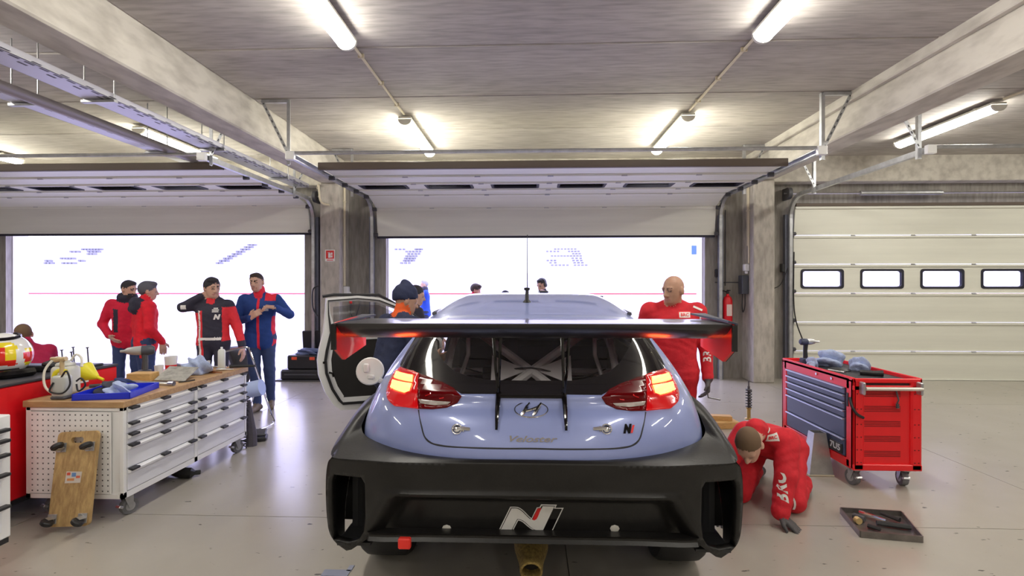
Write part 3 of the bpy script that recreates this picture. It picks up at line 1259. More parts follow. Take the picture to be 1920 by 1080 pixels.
shell('body_shell', ['body'], m_blue)
gate = shell('tailgate', ['gate'], m_blue, off=.0015)
shell('rear_window_surround', ['hatch'], m_gloss, off=.001)
shell('rear_window_glass', ['win'], m_glass, off=.001)
shell('side_window', ['sidewin'], m_gloss, off=.0)
for sg in (1, -1):
    tl = bpy.data.objects.new('tail_light', None)
    COL.objects.link(tl)
    tl.parent = car
    tl.location = (0, -4.5, 0)
    tl['label'] = 'lit red tail light'
    shell('outer_lens', ['lampo'], m_lens, (sg,), .008, tl, .008)
    shell('inner_lens', ['lampi'], m_lensd, (sg,), .007, tl, .008)
    shell('lit_element', ['lit'], m_lit, (sg,), .010, tl, .006)
    shell('reversing_lens', ['clear'], m_clear, (sg,), .009, tl, .006)
    shell('lamp_housing', ['lampo', 'lit', 'lampi', 'clear'], m_inner, (sg,), -.03, tl)  # added black backing, blocks the lit elements' spill into the cabin
    # lamp graphics: darker bars inside the inner lens and the red halo edges
    b = MB()
    for px in ([(800, 712), (812, 724), (808, 738), (798, 742)], [(828, 722), (838, 734), (832, 746), (824, 747)]):
        q = [S(*sr_px(u, v)) for u, v in px]
        q = [Vector((p.x * sg, p.y - .010, p.z)) for p in q]
        b.add(q, [(0, 1, 2, 3)])
    b.build('lens_bar', m_lens, tl, 0)


def on_body(u, v, off=.002):
    q = sr_px(u, v)
    p = S(*q)
    e = .01
    n = (S(q[0] + e, q[1]) - S(max(q[0] - e, 0), q[1])).cross(S(q[0], q[1] + e) - S(q[0], q[1] - e)).normalized()
    return Vector((p.x, p.y, p.z)) + n * off, n


# shut line of the tailgate
gl = [on_body(u, v, .000)[0] for u, v in ((785, 769), (790, 797), (797, 820), (811, 831.5), (840, 837), (900, 840), (950, 841), (996, 841))]
gl[-1].x = 0
pts = [Vector((-p.x, p.y, p.z)) for p in gl] + [p for p in gl[::-1][1:]]
carpart(MB().tube(pts, .0042, 6, smooth=6), 'shut_line', m_black)

# emblem: oval ring and slanted H
ob, nb = on_body(995, 769, .004)
ob.x = 0
E = frame(ob, (1, 0, 0), (0, -nb.z * -1 if False else abs(nb.z), abs(nb.y)))
em = bpy.data.objects.new('oval_emblem', None)
COL.objects.link(em)
em.parent = car
em.location = (0, -4.5, 0)
em['label'] = 'chrome oval emblem with a slanted letter'
b = MB()
b.tube([E @ Vector((.079 * math.cos(a), .040 * math.sin(a), .001)) for a in [2 * PI * k / 40 for k in range(40)]], .0038, 6, closed=True)
b.build('emblem_ring', m_chrome, em)
b = MB()
for sx in (-1, 1):
    x0 = sx * .028
    b.tube([E @ Vector(p) for p in ((x0 - .022, -.034, .002), (x0 - .004, -.008, .005), (x0 + .004, .008, .005), (x0 + .020, .034, .002))], [.006, .0095, .0095, .006], 6, smooth=4)
b.tube([E @ Vector(p) for p in ((-.03, -.010, .004), (0, -.002, .006), (.03, .012, .004))], .006, 6, smooth=4)
b.build('emblem_letter', m_chrome, em)


def body_letter(name, txt, u, v, size, m, shear, width, ext=.002, bold=0., par=None):
    o, n = on_body(u, v, .0025)
    M = frame(Vector((o.x if u > 1000 else (o.x if u > 990 else -o.x), o.y, o.z)), (1, 0, 0), (0, -n.z * n.y / abs(n.y) if abs(n.y) > 1e-6 else 0, 1))
    return letter(name, txt, size, m, par or car, Matrix.Translation((0, -4.5 if par is None else 0, 0)) @ M, shear, ext, bold, width)


o, n = on_body(996, 824, .004)
tilt = (0, -n.z / n.y * -1 if abs(n.y) > .1 else 0, 1)
tilt = Vector((0, abs(n.z), abs(n.y)))
letter('model_lettering', 'Veloster', .038, m_chrome, car, Matrix.Translation((0, -4.5, 0)) @ frame((-.002, o.y, o.z), (1, 0, 0), tilt), .35, .0022, .0006, .222)
o, n = on_body(1176, 805, .004)
M = Matrix.Translation((0, -4.5, 0)) @ frame((o.x, o.y, o.z), (1, .12, 0), Vector((0, abs(n.z), abs(n.y))))
letter('small_badge', 'N', .052, m_gloss, car, M @ Matrix.Translation((-.005, 0, 0)), .4, .003, .004, .045)
carpart(MB().add([(M @ Vector(p)) + Vector((0, 4.5, 0)) for p in ((.012, -.018, .003), (.022, -.018, .003), (.036, .018, .003), (.026, .018, .003))], [(0, 1, 2, 3)]), 'badge_red_bar', m_redp, 0)
# quick-release pins
for u, sg in ((857, -1), (1137, 1)):
    o, n = on_body(u, 805, .003)
    o.x = abs(o.x) * sg
    b = MB()
    Mz = frame(o, (1, 0, 0), Vector((0, abs(n.z), abs(n.y))))
    b.tube([Mz @ Vector((.022 * math.cos(a), .022 * math.sin(a), .003)) for a in [2 * PI * k / 20 for k in range(20)]], .004, 6, closed=True)
    b.lathe([(0, .0), (.017, 0), (.015, .008), (.006, .012), (0, .012)], Mz, 14)
    b.tube([Mz @ Vector(p) for p in ((0, 0, .008), (-sg * .03, .002, .010), (-sg * .062, 0, .006))], [.007, .009, .007], 8)
    b.cyl(Mz @ Vector((-sg * .03, -.012, .006)), Mz @ Vector((-sg * .03, .012, .006)), .005, n=8)
    carpart(b, 'boot_pin', m_chrome, 40, fix=False)

# ------------------------------------------------------------------ rear bumper with wide arches
REC = lambda x, z: min((.628 - z) / .055, (.66 + (.62 - z) * .62 - abs(x)) / .11)


def ysk(x, z):
    ax = abs(x)
    y = 2.335 + .095 * max(0., (ax - .45) / .53) ** 2.4 + .06 * max(0., (.79 - z) / .4)
    k = min(1., max(0., REC(x, z)))
    k = k * k * (3 - 2 * k)
    y += .085 * k
    # bead above the recess, and the ridge along the top edge
    y -= .016 * math.exp(-((REC(x, z) + .16) / .26) ** 2) * (1 if z > .43 else 0)
    return y


def yskin_pt(u, v):
    Y = 2.4
    for _ in range(5):
        p = at(u, v, Y)
        Y = ysk(p.x, p.z)
    return (abs(p.x), p.z)


OUT = [(0, .797), (.35, .795), (.62, .79), (.85, .786), (.955, .786), (.980, .755), (.998, .68), (1.008, .56), (1.008, .44), (.996, .375), (.962, .335), (.905, .308),
       (.875, .320), (.825, .360), (.782, .394), (.74, .392), (0, .399)]
SLOT = [yskin_pt(u, v) for u, v in ((622, 889), (674, 895), (681, 907), (682, 967), (679, 997), (669, 1013), (650, 1028), (636, 1028), (623, 1018), (616, 1000), (614, 945), (617, 903))]
SLOT = [(min(x - .008, .984), max(z, .352)) for x, z in SLOT]


def bumper_half(sg):
    verts, edges = [], []
    for poly, d in ((OUT, .03), (SLOT, .015)):
        q = densify(poly, d)
        n0 = len(verts)
        verts.extend(q)
        edges.extend((n0 + i, n0 + (i + 1) % len(q)) for i in range(len(q)))
    x = 0.
    while x < .98:
        z = .325
        while z < .80:
            verts.append((x + (.0 if x < .001 else .001), z))
            z += .013 if z > .42 else .012
        x += .03
    vs, es, fs, *_ = delaunay_2d_cdt([Vector(v) for v in verts], edges, [], 0, 1e-5)
    keep = []
    for f in fs:
        c = (sum(vs[i].x for i in f) / 3, sum(vs[i].y for i in f) / 3)
        if inside(c, OUT) and not inside(c, SLOT):
            keep.append(f if sg < 0 else f[::-1])
    return [(v.x * sg, ysk(v.x, v.y), v.y) for v in vs], keep


bp = MB()
RIDGE = [(x, ysk(x, z), z) for x, z in OUT[:5]] + [(.988, 2.53, .806), (.994, 2.68, .842), (.992, 2.85, .89), (.988, 3.05, .925),
         (.978, 3.28, .915), (.965, 3.46, .85), (.945, 3.6, .72), (.935, 3.68, .55), (.93, 3.70, .40)]
BODYE = [(0, 2.362, .803), (.35, 2.372, .803), (.62, 2.445, .812), (.83, 2.592, .826), (.905, 2.70, .845), (.915, 2.77, .875), (.915, 2.85, .915), (.91, 2.95, .955), (.895, 3.08, .985),
         (.88, 3.3, .965), (.868, 3.5, .88), (.865, 3.63, .73), (.865, 3.70, .55), (.865, 3.72, .40)]
for sg in (1, -1):
    v, f = bumper_half(sg)
    used = sorted({i for t in f for i in t})
    mp = {i: k for k, i in enumerate(used)}
    bp.add([v[i] for i in used], [[mp[i] for i in t] for t in f])
bumper = carpart(bp, 'rear_bumper', m_carb, 50, fix=True)
def face_rear(o):
    # make the normals look towards -y
    if sum(p.normal.y * p.area for p in o.data.polygons) > 0:
        o.data.flip_normals()


face_rear(bumper)
md = bumper.modifiers.new('thickness', 'SOLIDIFY')
md.thickness = .035
md.offset = -1
for sg in (1, -1):
    ar = MB()
    A = crom([Vector(p) for p in RIDGE], 4)
    Bc = crom([Vector(p) for p in BODYE], 4)
    ar.grid(lambda a, b: (lambda i: (lambda p: (p.x * sg, p.y, p.z))(A[i].lerp(Bc[i], b) + Vector((0, 0, .006)) * math.sin(PI * b)))(min(len(A) - 1, round(a * (len(A) - 1)))), len(A) - 1, 4)
    # side, from the outer edge to the wheel arch
    Bo = [(x, ysk(x, z), z) for x, z in OUT[11:4:-1]] + RIDGE[4:]
    Bo = crom([Vector(p) for p in Bo], 4)
    n = len(Bo) - 1

    def side(a, b):
        i = min(n, round(a * n))
        th = R(-16 + 190 * (i / n) ** .92)
        q = Vector((.996, 3.1 - .40 * math.cos(th), .33 + .40 * math.sin(th)))
        p = Bo[i].lerp(q, b)
        p.x += .010 * math.sin(PI * b)
        return (p.x * sg, p.y, p.z)
    ar.grid(side, n, 6)

    def lip(a, b):
        th = R(4 + 170 * a)
        return ((.996 - .10 * b) * sg, 3.1 - (.40 + .004 * b) * math.cos(th), .33 + (.40 + .004 * b) * math.sin(th))
    ar.grid(lip, 24, 2)
    carpart(ar, 'wheel_arch_flare', m_carb, 50, fix=True)
    fr = MB()

    def front(a, b):
        th = R(2 + 176 * a)
        r = .385 + .13 * b
        return ((.975 - .10 * b * b) * sg, 5.75 - r * math.cos(th), .33 + r * math.sin(th))
    fr.grid(front, 20, 4)
    carpart(fr, 'wheel_arch_flare', m_carb, 50)
    sk = MB().b2((.84 * sg, 3.68, .13), (.95 * sg, 5.36, .42), .02)
    carpart(sk, 'side_skirt', m_carb, 30)
    # duct walls behind the slots
    dk = MB()
    dk.b2((.765 * sg, 2.47, .36), (.785 * sg, 2.72, .74)).b2((.77 * sg, 2.47, .70), (.965 * sg, 2.66, .72))
    def liner(a, b):
        q = PI / 2 * a
        return ((.785 + .150 * (1 - math.cos(q))) * sg, 2.475 + .17 * math.sin(q), .335 + .40 * b)
    dk.grid(liner, 8, 2)
    dk.b2((.785 * sg, 2.47, .335), (.95 * sg, 2.70, .35))
    carpart(dk, 'air_duct', m_black, 0)

# splitter lip along the bottom edge
lp = MB()
for sg in (1, -1):
    P = [Vector((x, ysk(x, .44) - .07 + (.03 if x > .7 else 0), 0)) for x in (0, .25, .5, .7)] + [Vector((.775, 2.40, 0)), Vector((.80, 2.44, 0))]
    n = len(P)
    vs = [(p.x * sg, p.y, z) for z in (.394, .410, .420, .434) for p in P]
    vs = [(x, y + (.012 if abs(z - .415) < .008 else 0), z) for x, y, z in vs] + [(p.x * sg, p.y + .07, .428) for p in P] + [(p.x * sg, p.y + .07, .394) for p in P]
    fs = [(k * n + i, k * n + i + 1, ((k + 1) % 6) * n + i + 1, ((k + 1) % 6) * n + i) for k in range(6) for i in range(n - 1)]
    lp.add(vs, fs)
carpart(lp, 'splitter_lip', m_carb, 30, fix=True)

# dark structure under and inside
un = MB()
un.b2((-.76, 2.53, .42), (.76, 2.62, .74)).b2((-.68, 2.62, .34), (.68, 6.3, .40)).b2((-.86, 3.7, .30), (.86, 5.3, .44))
un.b2((-.70, 2.60, .50), (.70, 3.75, .56))
un.b2((-.80, 5.25, .42), (.80, 5.35, 1.04)).b2((-.86, 6.25, .12), (.86, 6.6, .46), .05).b2((-.80, 3.5, .20), (.80, 6.3, .30))
carpart(un, 'underbody', m_black, 0)
ca = MB()
for sg in (1, -1):
    ca.b2((.66 * sg, 2.70, .5), (.69 * sg, 3.75, 1.0))
ca.b2((.80, 3.75, .44), (.83, 5.1, 1.10))
ca.b2((-.78, 4.95, .75), (.78, 5.25, 1.08), .05)
carpart(ca, 'cabin_lining', m_inner, 0)
st = MB()
st.box((-.36, 4.25, .62), (.50, .55, .18), .05).box((-.36, 3.98, .98), (.50, .16, .70), .06, (-.25, 0, 0)).box((-.36, 3.90, 1.28), (.34, .14, .26), .05)
carpart(st, 'bucket_seat', m_inner, 30)
cg = MB()
T = lambda *p, r=.021: cg.tube(p, r * 1.15, 8)
for sg in (1, -1):
    T((.62 * sg, 3.75, .45), (.60 * sg, 3.72, 1.10), (.50 * sg, 3.70, 1.34), (.42 * sg, 3.70, 1.37))
    T((.54 * sg, 3.70, 1.32), (.52 * sg, 2.86, .92))
    T((.50 * sg, 3.72, 1.36), (.56 * sg, 4.9, 1.28), (.70 * sg, 5.2, .9))
    T((.43 * sg, 3.5, 1.33), (.42 * sg, 3.4, 1.15), (.48 * sg, 3.3, .95), r=.012)
T((-.42, 3.70, 1.37), (.42, 3.70, 1.37))
T((-.62, 3.62, 1.00), (.62, 3.62, 1.00), r=.023)
T((-.46, 3.66, 1.34), (.40, 3.05, .80), r=.026)
T((.46, 3.64, 1.34), (-.40, 3.05, .80), r=.026)
for sg in (1, -1):
    cg.prism([(0, 0), (.24, .10), (.24, -.10)], frame((0.02 * sg, 3.33, 1.06), (sg, .02, .0), (0, .5, .85)), .006)
carpart(cg, 'roll_cage', m_cage, 40)
wr = MB()
wr.tube([(-.5, 3.5, 1.06), (-.3, 3.45, 1.02), (0, 3.3, 1.08), (.3, 3.4, 1.0), (.5, 3.45, 1.05)], .005, 5, smooth=5)
wr.b2((-.34, 3.58, .96), (-.28, 3.66, 1.04)).b2((-.20, 3.58, .96), (-.15, 3.66, 1.04))
carpart(wr, 'wiring', m_black, 0)

# wheels
ty = MB()
prof = [(.20, -.125), (.29, -.135), (.315, -.128), (.33, -.105), (.333, 0), (.33, .105), (.315, .128), (.29, .135), (.20, .125), (.20, -.125)]
ty.lathe(prof, Matrix.Rotation(R(90), 4, 'Y'), 40, False)
ty_me = ty.mesh('tyre', m_tyre, 40)
rim = MB()
RY = Matrix.Rotation(R(90), 4, 'Y')
rim.lathe([(.20, -.12), (.235, -.12), (.24, .12), (.205, .12), (.195, -.10)], RY, 32, False)
rim.lathe([(0, .07), (.06, .08), (.065, .05), (0, .05)], RY, 16)
for k in range(10):
    a = 2 * PI * k / 10
    rim.tube([(.065, .05 * math.cos(a), .05 * math.sin(a)), (.085, .13 * math.cos(a), .13 * math.sin(a)), (.09, .212 * math.cos(a), .212 * math.sin(a))], [.014, .012, .014], 5)
rim_me = rim.mesh('rim', mat('dark_alloy', (.10, .10, .11), .35, .7), 40)
for y in (3.1, 5.75):
    for sg in (1, -1):
        o = inst('tyre', ty_me, car, Matrix.Translation((.835 * sg, y - 4.5, .334)))
        inst('rim', rim_me, o, Matrix.Rotation(0 if sg > 0 else PI, 4, 'Z'))
        o['label'] = 'black slick tyre'
        MB().lathe([(.0, -.02), (.15, -.02), (.15, 0), (0, 0)], Matrix.Translation((.74 * sg, y - 4.5, .334)) @ RY, 20).build('brake_disc', m_steel, car)

# big letter logo, reflectors and tow strap on the bumper
lg = bpy.data.objects.new('bumper_logo', None)
COL.objects.link(lg)
lg.parent = car
lg.location = (0, -4.5, 0)
lg['label'] = 'white letter N logo with a red stroke'
m_lw = mat('logo_white', (.78, .77, .75), .35)


def logo(px, m, name, d):
    q = []
    for u, v in px:
        uu, vv = 920 + u * 160 / 1152, 930 + v * 150 / 1080
        y = ysk(0, .50)
        p = at(uu, vv, y)
        q.append((p.x, p.z))
    cy = ysk(0, .52) - d
    vs = [Vector(p) for p in q]
    n0 = len(vs)
    v2, e2, f2, *_ = delaunay_2d_cdt(vs, [(i, (i + 1) % n0) for i in range(n0)], [], 1, 1e-6)
    b = MB()
    pl = q
    b.add([(v.x, ysk(v.x, v.y) - d, v.y) for v in v2], [f[::-1] for f in f2 if inside((sum(v2[i].x for i in f) / 3, sum(v2[i].y for i in f) / 3), pl)])
    return b.build(name, m, lg, 0)


def cub(p0, p1, p2, p3, n=8):
    return [tuple((1 - t) ** 3 * a + 3 * (1 - t) ** 2 * t * b + 3 * (1 - t) * t * t * c + t ** 3 * d for a, b, c, d in zip(p0, p1, p2, p3)) for t in [k / n for k in range(n)]]


outer = [(100, 490), (265, 135)] + cub((330, 135), (430, 130), (490, 260), (552, 300)) + [(552, 300), (622, 145), (660, 140), (680, 100), (893, 105), (875, 150), (985, 150), (830, 503)] + \
    cub((690, 503), (500, 500), (470, 340), (372, 335)) + [(372, 335), (298, 492)]
logo(outer, m_lw, 'logo_outline', .003)
inner = [(125, 472), (275, 148)] + cub((330, 148), (425, 145), (485, 275), (556, 318)) + [(556, 318), (632, 158), (672, 152), (690, 118), (868, 122), (852, 162), (962, 165), (822, 488)] + \
    cub((690, 488), (510, 488), (480, 318), (365, 318)) + [(365, 318), (288, 472)]
logo(inner, m_gloss, 'logo_ground', .0042)
white = [(136, 465), (282, 155)] + cub((330, 155), (420, 152), (480, 285), (556, 326)) + [(600, 325), (690, 152), (700, 125), (858, 128), (704, 482)] + \
    cub((660, 480), (515, 475), (490, 310), (360, 310)) + [(360, 310), (284, 465)]
logo(white, m_lw, 'logo_letter', .0054)
logo([(562, 318), (632, 156), (684, 152), (640, 270), (620, 310), (590, 328)], m_redp, 'logo_red_stroke', .0066)
for u in (837, 1153):
    p = at(u, 992, ysk(.4, .48))
    carpart(MB().lathe([(0, 0), (.012, 0), (.020, .003), (.012, .006), (0, .006)], Matrix.Translation((p.x, ysk(abs(p.x), p.z) - .006, p.z)) @ Matrix.Rotation(R(-90), 4, 'X') @ Matrix.Diagonal((1.15, .9, 1, 1)), 8), 'bumper_fastener', mat('pale_button', (.62, .60, .55), .3), 30)
p = at(760, 1006, 2.36)
ts = MB()
ts.box((p.x, 2.345, .416), (.058, .03, .050), .006)
carpart(ts, 'tow_strap', mat('red_strap', (.80, .03, .02), .55), 30)
# exhaust under the bumper
ex = MB()
prof = [(.085, 0), (.095, .10), (.088, .2), (.062, .30), (.056, .36), (.046, .362), (.046, .20)]
ex.lathe(prof, Matrix.Translation((0, 2.86, .29)) @ Matrix.Rotation(R(104), 4, 'X'), 24, False)
carpart(ex, 'exhaust', mat('gold_heat_mesh', (.42, .30, .10), .5, .7, var=.5, vscale=60, bump=.6, bscale=220), 40)
carpart(MB().lathe([(0, .30), (.047, .30)], Matrix.Translation((0, 2.86, .29)) @ Matrix.Rotation(R(104), 4, 'X'), 24, False), 'exhaust_bore', m_inner, 0)

# ------------------------------------------------------------------ rear wing
wing = bpy.data.objects.new('rear_wing', None)
COL.objects.link(wing)
wing.parent = car
wing.location = (0, -4.5, 0)
wing['label'] = 'wide black rear wing with end plates painted with red tail-light glow'
WS = .840
wp = [(2.170, 1.443), (2.174, 1.434), (2.23, 1.398), (2.30, 1.372), (2.38, 1.363), (2.45, 1.382), (2.486, 1.420), (2.488, 1.440), (2.47, 1.447), (2.38, 1.4465), (2.28, 1.4455), (2.20, 1.4445)]
wb = MB()
wb.add([(x, y, z) for x in (-WS, WS) for (y, z) in wp], [tuple(range(12)), tuple(range(23, 11, -1))] + [(i, i + 12, (i + 1) % 12 + 12, (i + 1) % 12) for i in range(12)])
wb.build('main_plane', mat('wing_black', (.020, .018, .022), .30, coat=.3), wing, 40, fix=True)
for sg in (1, -1):
    pl = [(2.168, 1.436), (2.19, 1.446), (2.40, 1.456), (2.56, 1.456), (2.575, 1.44), (2.575, 1.305), (2.28, 1.272), (2.18, 1.330)]
    e = MB()
    e.prism(pl, Matrix(((0, 0, sg, WS * sg), (1, 0, 0, 0), (0, 1, 0, 0), (0, 0, 0, 1))), .012)
    e.build('end_plate', mat('end_plate_red_glow', (.80, .008, .010), .35, coat=.3), wing, 0, fix=True)  # red glow of the tail lights is put into the base colour
    e = MB()
    e.prism([(y * 1.0, z) for y, z in pl], Matrix(((0, 0, sg, (WS + .0125) * sg), (1, 0, 0, 0), (0, 1, 0, 0), (0, 0, 0, 1))), .004)
    e.b2(((WS - .003) * sg, 2.163, 1.330), ((WS + .018) * sg, 2.174, 1.440))
    e.build('end_plate_edge', m_carb, wing, 0)
    e = MB()
    e.add([(x * sg, y, z) for x, y, z in ((WS + .02, 2.165, 1.440), (WS - .01, 2.19, 1.449), (WS - .05, 2.575, 1.462), (WS + .02, 2.575, 1.462))], [(0, 1, 2, 3)])
    md_ = e.build('end_plate_flange', mat('slate_composite', (.04, .045, .075), .4), wing, 0).modifiers.new('thickness', 'SOLIDIFY')
    md_.thickness = .008
    # slim twin-blade support
    x = .158 * sg
    s = MB()
    for dx, y0 in ((-.014, 2.36), (.016, 2.40)):
        s.tube([(x + dx * sg * 1.2, y0, 1.375), (x + dx * sg * .6, y0 + .03, 1.2), (x, 2.475, 1.075)], .0075, 6)
    s.tube([(x, 2.478, 1.09), (x + .002 * sg, 2.41, 1.02), (x + .004 * sg, 2.375, .935)], [.013, .011, .006], 8)
    s.build('wing_support', m_gloss, wing)
MB().tube([(-.16, 2.462, 1.075), (.16, 2.462, 1.075)], .011, 8).build('support_crossbar', m_gloss, wing)

# roof details
an = MB()
pa = at(988, 575, 3.45)
an.lathe([(.035, 0), (.03, .012), (.014, .03), (.010, .09), (.02, .095), (.02, .11), (0, .112)], Matrix.Translation((pa.x, 3.45, S(.1, r_from_z(1.49)).z - .005)), 14)
carpart(an, 'roof_antenna', m_black, 40)
an = MB()
an.cyl((-.03, 3.95, 1.54), (-.03, 3.93, 2.0), .0045, .003, 6).cyl((-.03, 3.95, 1.545), (-.03, 3.95, 1.575), .012, n=8)
carpart(an, 'whip_antenna', m_black, 40)
an = MB().box((-.02 + .12, 4.1, 1.562), (.07, .05, .018), .006).box((.52, 3.9, 1.50), (.09, .06, .035), .008).b2((.50, 3.87, 1.522), (.54, 3.93, 1.532))
carpart(an, 'roof_bracket', m_dkgrey, 30)
for sg in (1, -1):
    rl = [S(4.2 + .25 * k, r_from_z(1.425) + .0) for k in range(10)]
    carpart(MB().tube([(p.x * sg, p.y, p.z + .006) for p in rl], .014, 6, smooth=3), 'drip_rail', m_dkgrey, 40)

# fuel filler flap, open
p = at(694, 696, 2.86)
ff = MB()
ff.lathe([(0, -.006), (.072, -.006), (.078, 0), (.072, .006), (.05, .004), (0, .004)], Matrix.Translation(p) @ Matrix.Rotation(R(80), 4, 'X') @ Matrix.Rotation(R(12), 4, 'Y'), 28)
ff.box((p.x - .018, p.y - .016, p.z + .02), (.03, .02, .05), .006).box((p.x + .008, p.y - .014, p.z - .03), (.04, .018, .025), .006)
ff.tube([(p.x + .05, p.y - .01, p.z - .045), (p.x + .085, p.y + .0, p.z - .065), (p.x + .11, p.y + .05, p.z - .09)], [.016, .014, .012], 8)
o = carpart(ff, 'fuel_flap', m_carw, 40)
o['label'] = 'round white fuel flap standing open'

# ------------------------------------------------------------------ open front door
HN, TR = Vector((-.90, 5.08, 0)), Vector((-1.86, 4.50, 0))
dd = (HN - TR)
DL = dd.length
dd.normalize()
dn = Vector((dd.y, -dd.x, 0))                     # towards the rear, inner face


def dp(d, z, o=0.):
    return TR + dd * d + dn * o + Vector((0, 0, z))


door = bpy.data.objects.new('open_door', None)
COL.objects.link(door)
door.parent = car
door.location = (0, -4.5, 0)
door['label'] = 'white driver door standing open'
oe = [(.03, 1.50), (.02, 1.36), (.005, 1.2), (-.03, 1.05), (-.045, .95), (-.035, .82), (.02, .66), (.09, .54), (.16, .485), (.6, .47), (1.08, .50), (1.12, .75), (1.12, 1.08), (.95, 1.24), (.70, 1.42), (.5, 1.50), (.3, 1.52)]


def inset(poly, k0):
    cx = sum(p[0] for p in poly) / len(poly)
    cz = sum(p[1] for p in poly) / len(poly)
    out = []
    n = len(poly)
    for i in range(n):
        a, b, c = poly[i - 1], poly[i], poly[(i + 1) % n]
        k = k0 * (.40 if b[1] > 1.3 else (.7 if b[0] > .9 else 1.))
        t = Vector((c[0] - a[0], c[1] - a[1])).normalized()
        nx, nz = -t.y, t.x
        if (cx - b[0]) * nx + (cz - b[1]) * nz < 0:
            nx, nz = -nx, -nz
        out.append((b[0] + nx * k, b[1] + nz * k))
    return out


def doorring(a, b, o0, o1, name, m):
    mb = MB()
    n = len(a)
    vs = [dp(d, z, o) for o in (o0, o1) for lp in (a, b) for d, z in lp]
    fs = []
    for i in range(n):
        j = (i + 1) % n
        fs += [(2 * n + i, 2 * n + j, 3 * n + j, 3 * n + i), (i, n + i, n + j, j), (i, j, 2 * n + j, 2 * n + i), (n + i, 3 * n + i, 3 * n + j, n + j)]
    mb.add(vs, fs)
    return mb.build(name, m, door, 0, fix=True)


doorring(oe, inset(oe, .07), -.03, .03, 'door_frame', m_carw)
doorring(inset(oe, .052), inset(oe, .075), .03, .045, 'door_seal', m_black)
doorring(inset(oe, .072), inset(oe, .115), -.02, .02, 'inner_frame', m_carw)
lo = [p for p in inset(oe, .105) if p[1] < 1.13]
lo = [(.09, 1.12)] + [p for p in lo if p[1] < 1.09] + [(1.02, 1.12)]
card = MB()
n = len(lo)
card.add([dp(d, z, .015) for d, z in lo] + [dp(d, z, -.035) for d, z in lo], [tuple(range(n)), tuple(range(2 * n - 1, n - 1, -1))] + [(i, (i + 1) % n, n + (i + 1) % n, n + i) for i in range(n)])
card.build('door_card', m_inner, door, 0, fix=True)
sk = MB()
n = len(oe)
low = [p for p in oe if p[1] < 1.21] + [(1.12, 1.14), (.01, 1.14)]
low = [(.0, 1.14), (-.03, 1.05), (-.045, .95), (-.035, .82), (.02, .66), (.09, .54), (.16, .485), (.6, .47), (1.08, .50), (1.12, .75), (1.12, 1.12)]
n = len(low)
sk.add([dp(d, z, -.03) for d, z in low] + [dp(d, z, -.045) for d, z in low], [tuple(range(n)), tuple(range(2 * n - 1, n - 1, -1))] + [(i, (i + 1) % n, n + (i + 1) % n, n + i) for i in range(n)])
sk.build('door_skin', m_blue, door, 0, fix=True)
gp = [(.09, 1.13), (.09, 1.42), (.3, 1.44), (.5, 1.43), (.66, 1.35), (.9, 1.18), (.92, 1.13)]
g = MB().add([dp(d, z, .0) for d, z in gp], [tuple(range(len(gp)))])
g.build('door_glass', glass_mat('smoked_polycarbonate', (.55, .56, .58), .7, .03), door, 0)
b = MB()
b.tube([dp(.06, 1.13, .01), dp(1.06, 1.13, .01)], .02, 6)
b.build('window_sill', m_carw, door)
b = MB()
b.box(dp(.005, .93, .045), (.02, .012, .02), .003).tube([dp(.045, .84, .05), dp(.075, .83, .055), dp(.085, .80, .05)], .01, 6)
b.build('door_latch', m_gloss, door)
b = MB().tube([dp(-.0, 1.515, .0), dp(.1, 1.53, 0), dp(.5, 1.525, 0), dp(.8, 1.36, 0), dp(1.08, 1.14, 0)], .014, 6)
b.build('top_seal', m_black, door)
# ------------------------------------------------------------------ casters shared by benches and trolleys
def caster(parent, x, y, r=.055, w=.035, steer=0., name='caster', h=None):
    h = h or r * 2 + .045
    root = bpy.data.objects.new(name, None)
    COL.objects.link(root)
    root.parent = parent
    root.location = (x, y, 0)
    root.rotation_euler = (0, 0, steer)
    t = MB().lathe([(.0, -w / 2), (r * .62, -w / 2), (r * .95, -w / 2), (r, -w / 4), (r, w / 4), (r * .95, w / 2), (r * .62, w / 2), (0, w / 2)], Matrix.Translation((.03, 0, r)) @ Matrix.Rotation(R(90), 4, 'X'), 20)
    t.build('tyre', m_rubber, root)
    MB().lathe([(0, -w / 2 - .004), (r * .55, -w / 2 - .003), (r * .55, w / 2 + .003), (0, w / 2 + .004)], Matrix.Translation((.03, 0, r)) @ Matrix.Rotation(R(90), 4, 'X'), 14).build('hub', m_galv, root)
    f = MB()
    f.box((0, 0, h - .004), (.085, .075, .008), .002)
    f.lathe([(.028, h - .03), (.032, h - .008)], None, 14)
    for sy in (-1, 1):
        f.add([(-.02, sy * (w / 2 + .007), h - .012), (.045, sy * (w / 2 + .007), h - .012), (.045, sy * (w / 2 + .007), r - .012), (.018, sy * (w / 2 + .007), r - .012),
               (-.02, sy * (w / 2 + .010), h - .012), (.045, sy * (w / 2 + .010), h - .012), (.045, sy * (w / 2 + .010), r - .012), (.018, sy * (w / 2 + .010), r - .012)],
              [(0, 1, 2, 3), (7, 6, 5, 4), (0, 4, 5, 1), (1, 5, 6, 2), (2, 6, 7, 3), (3, 7, 4, 0)])
    f.box((.0, 0, h - .022), (.06, w + .02, .012), .002)
    f.build('fork', m_galv, root, 30)
    MB().box((-.03, 0, r * 1.2), (.03, w + .006, .018), .003, (0, .5, 0)).build('brake_tab', m_steel, root, 0)
    return root


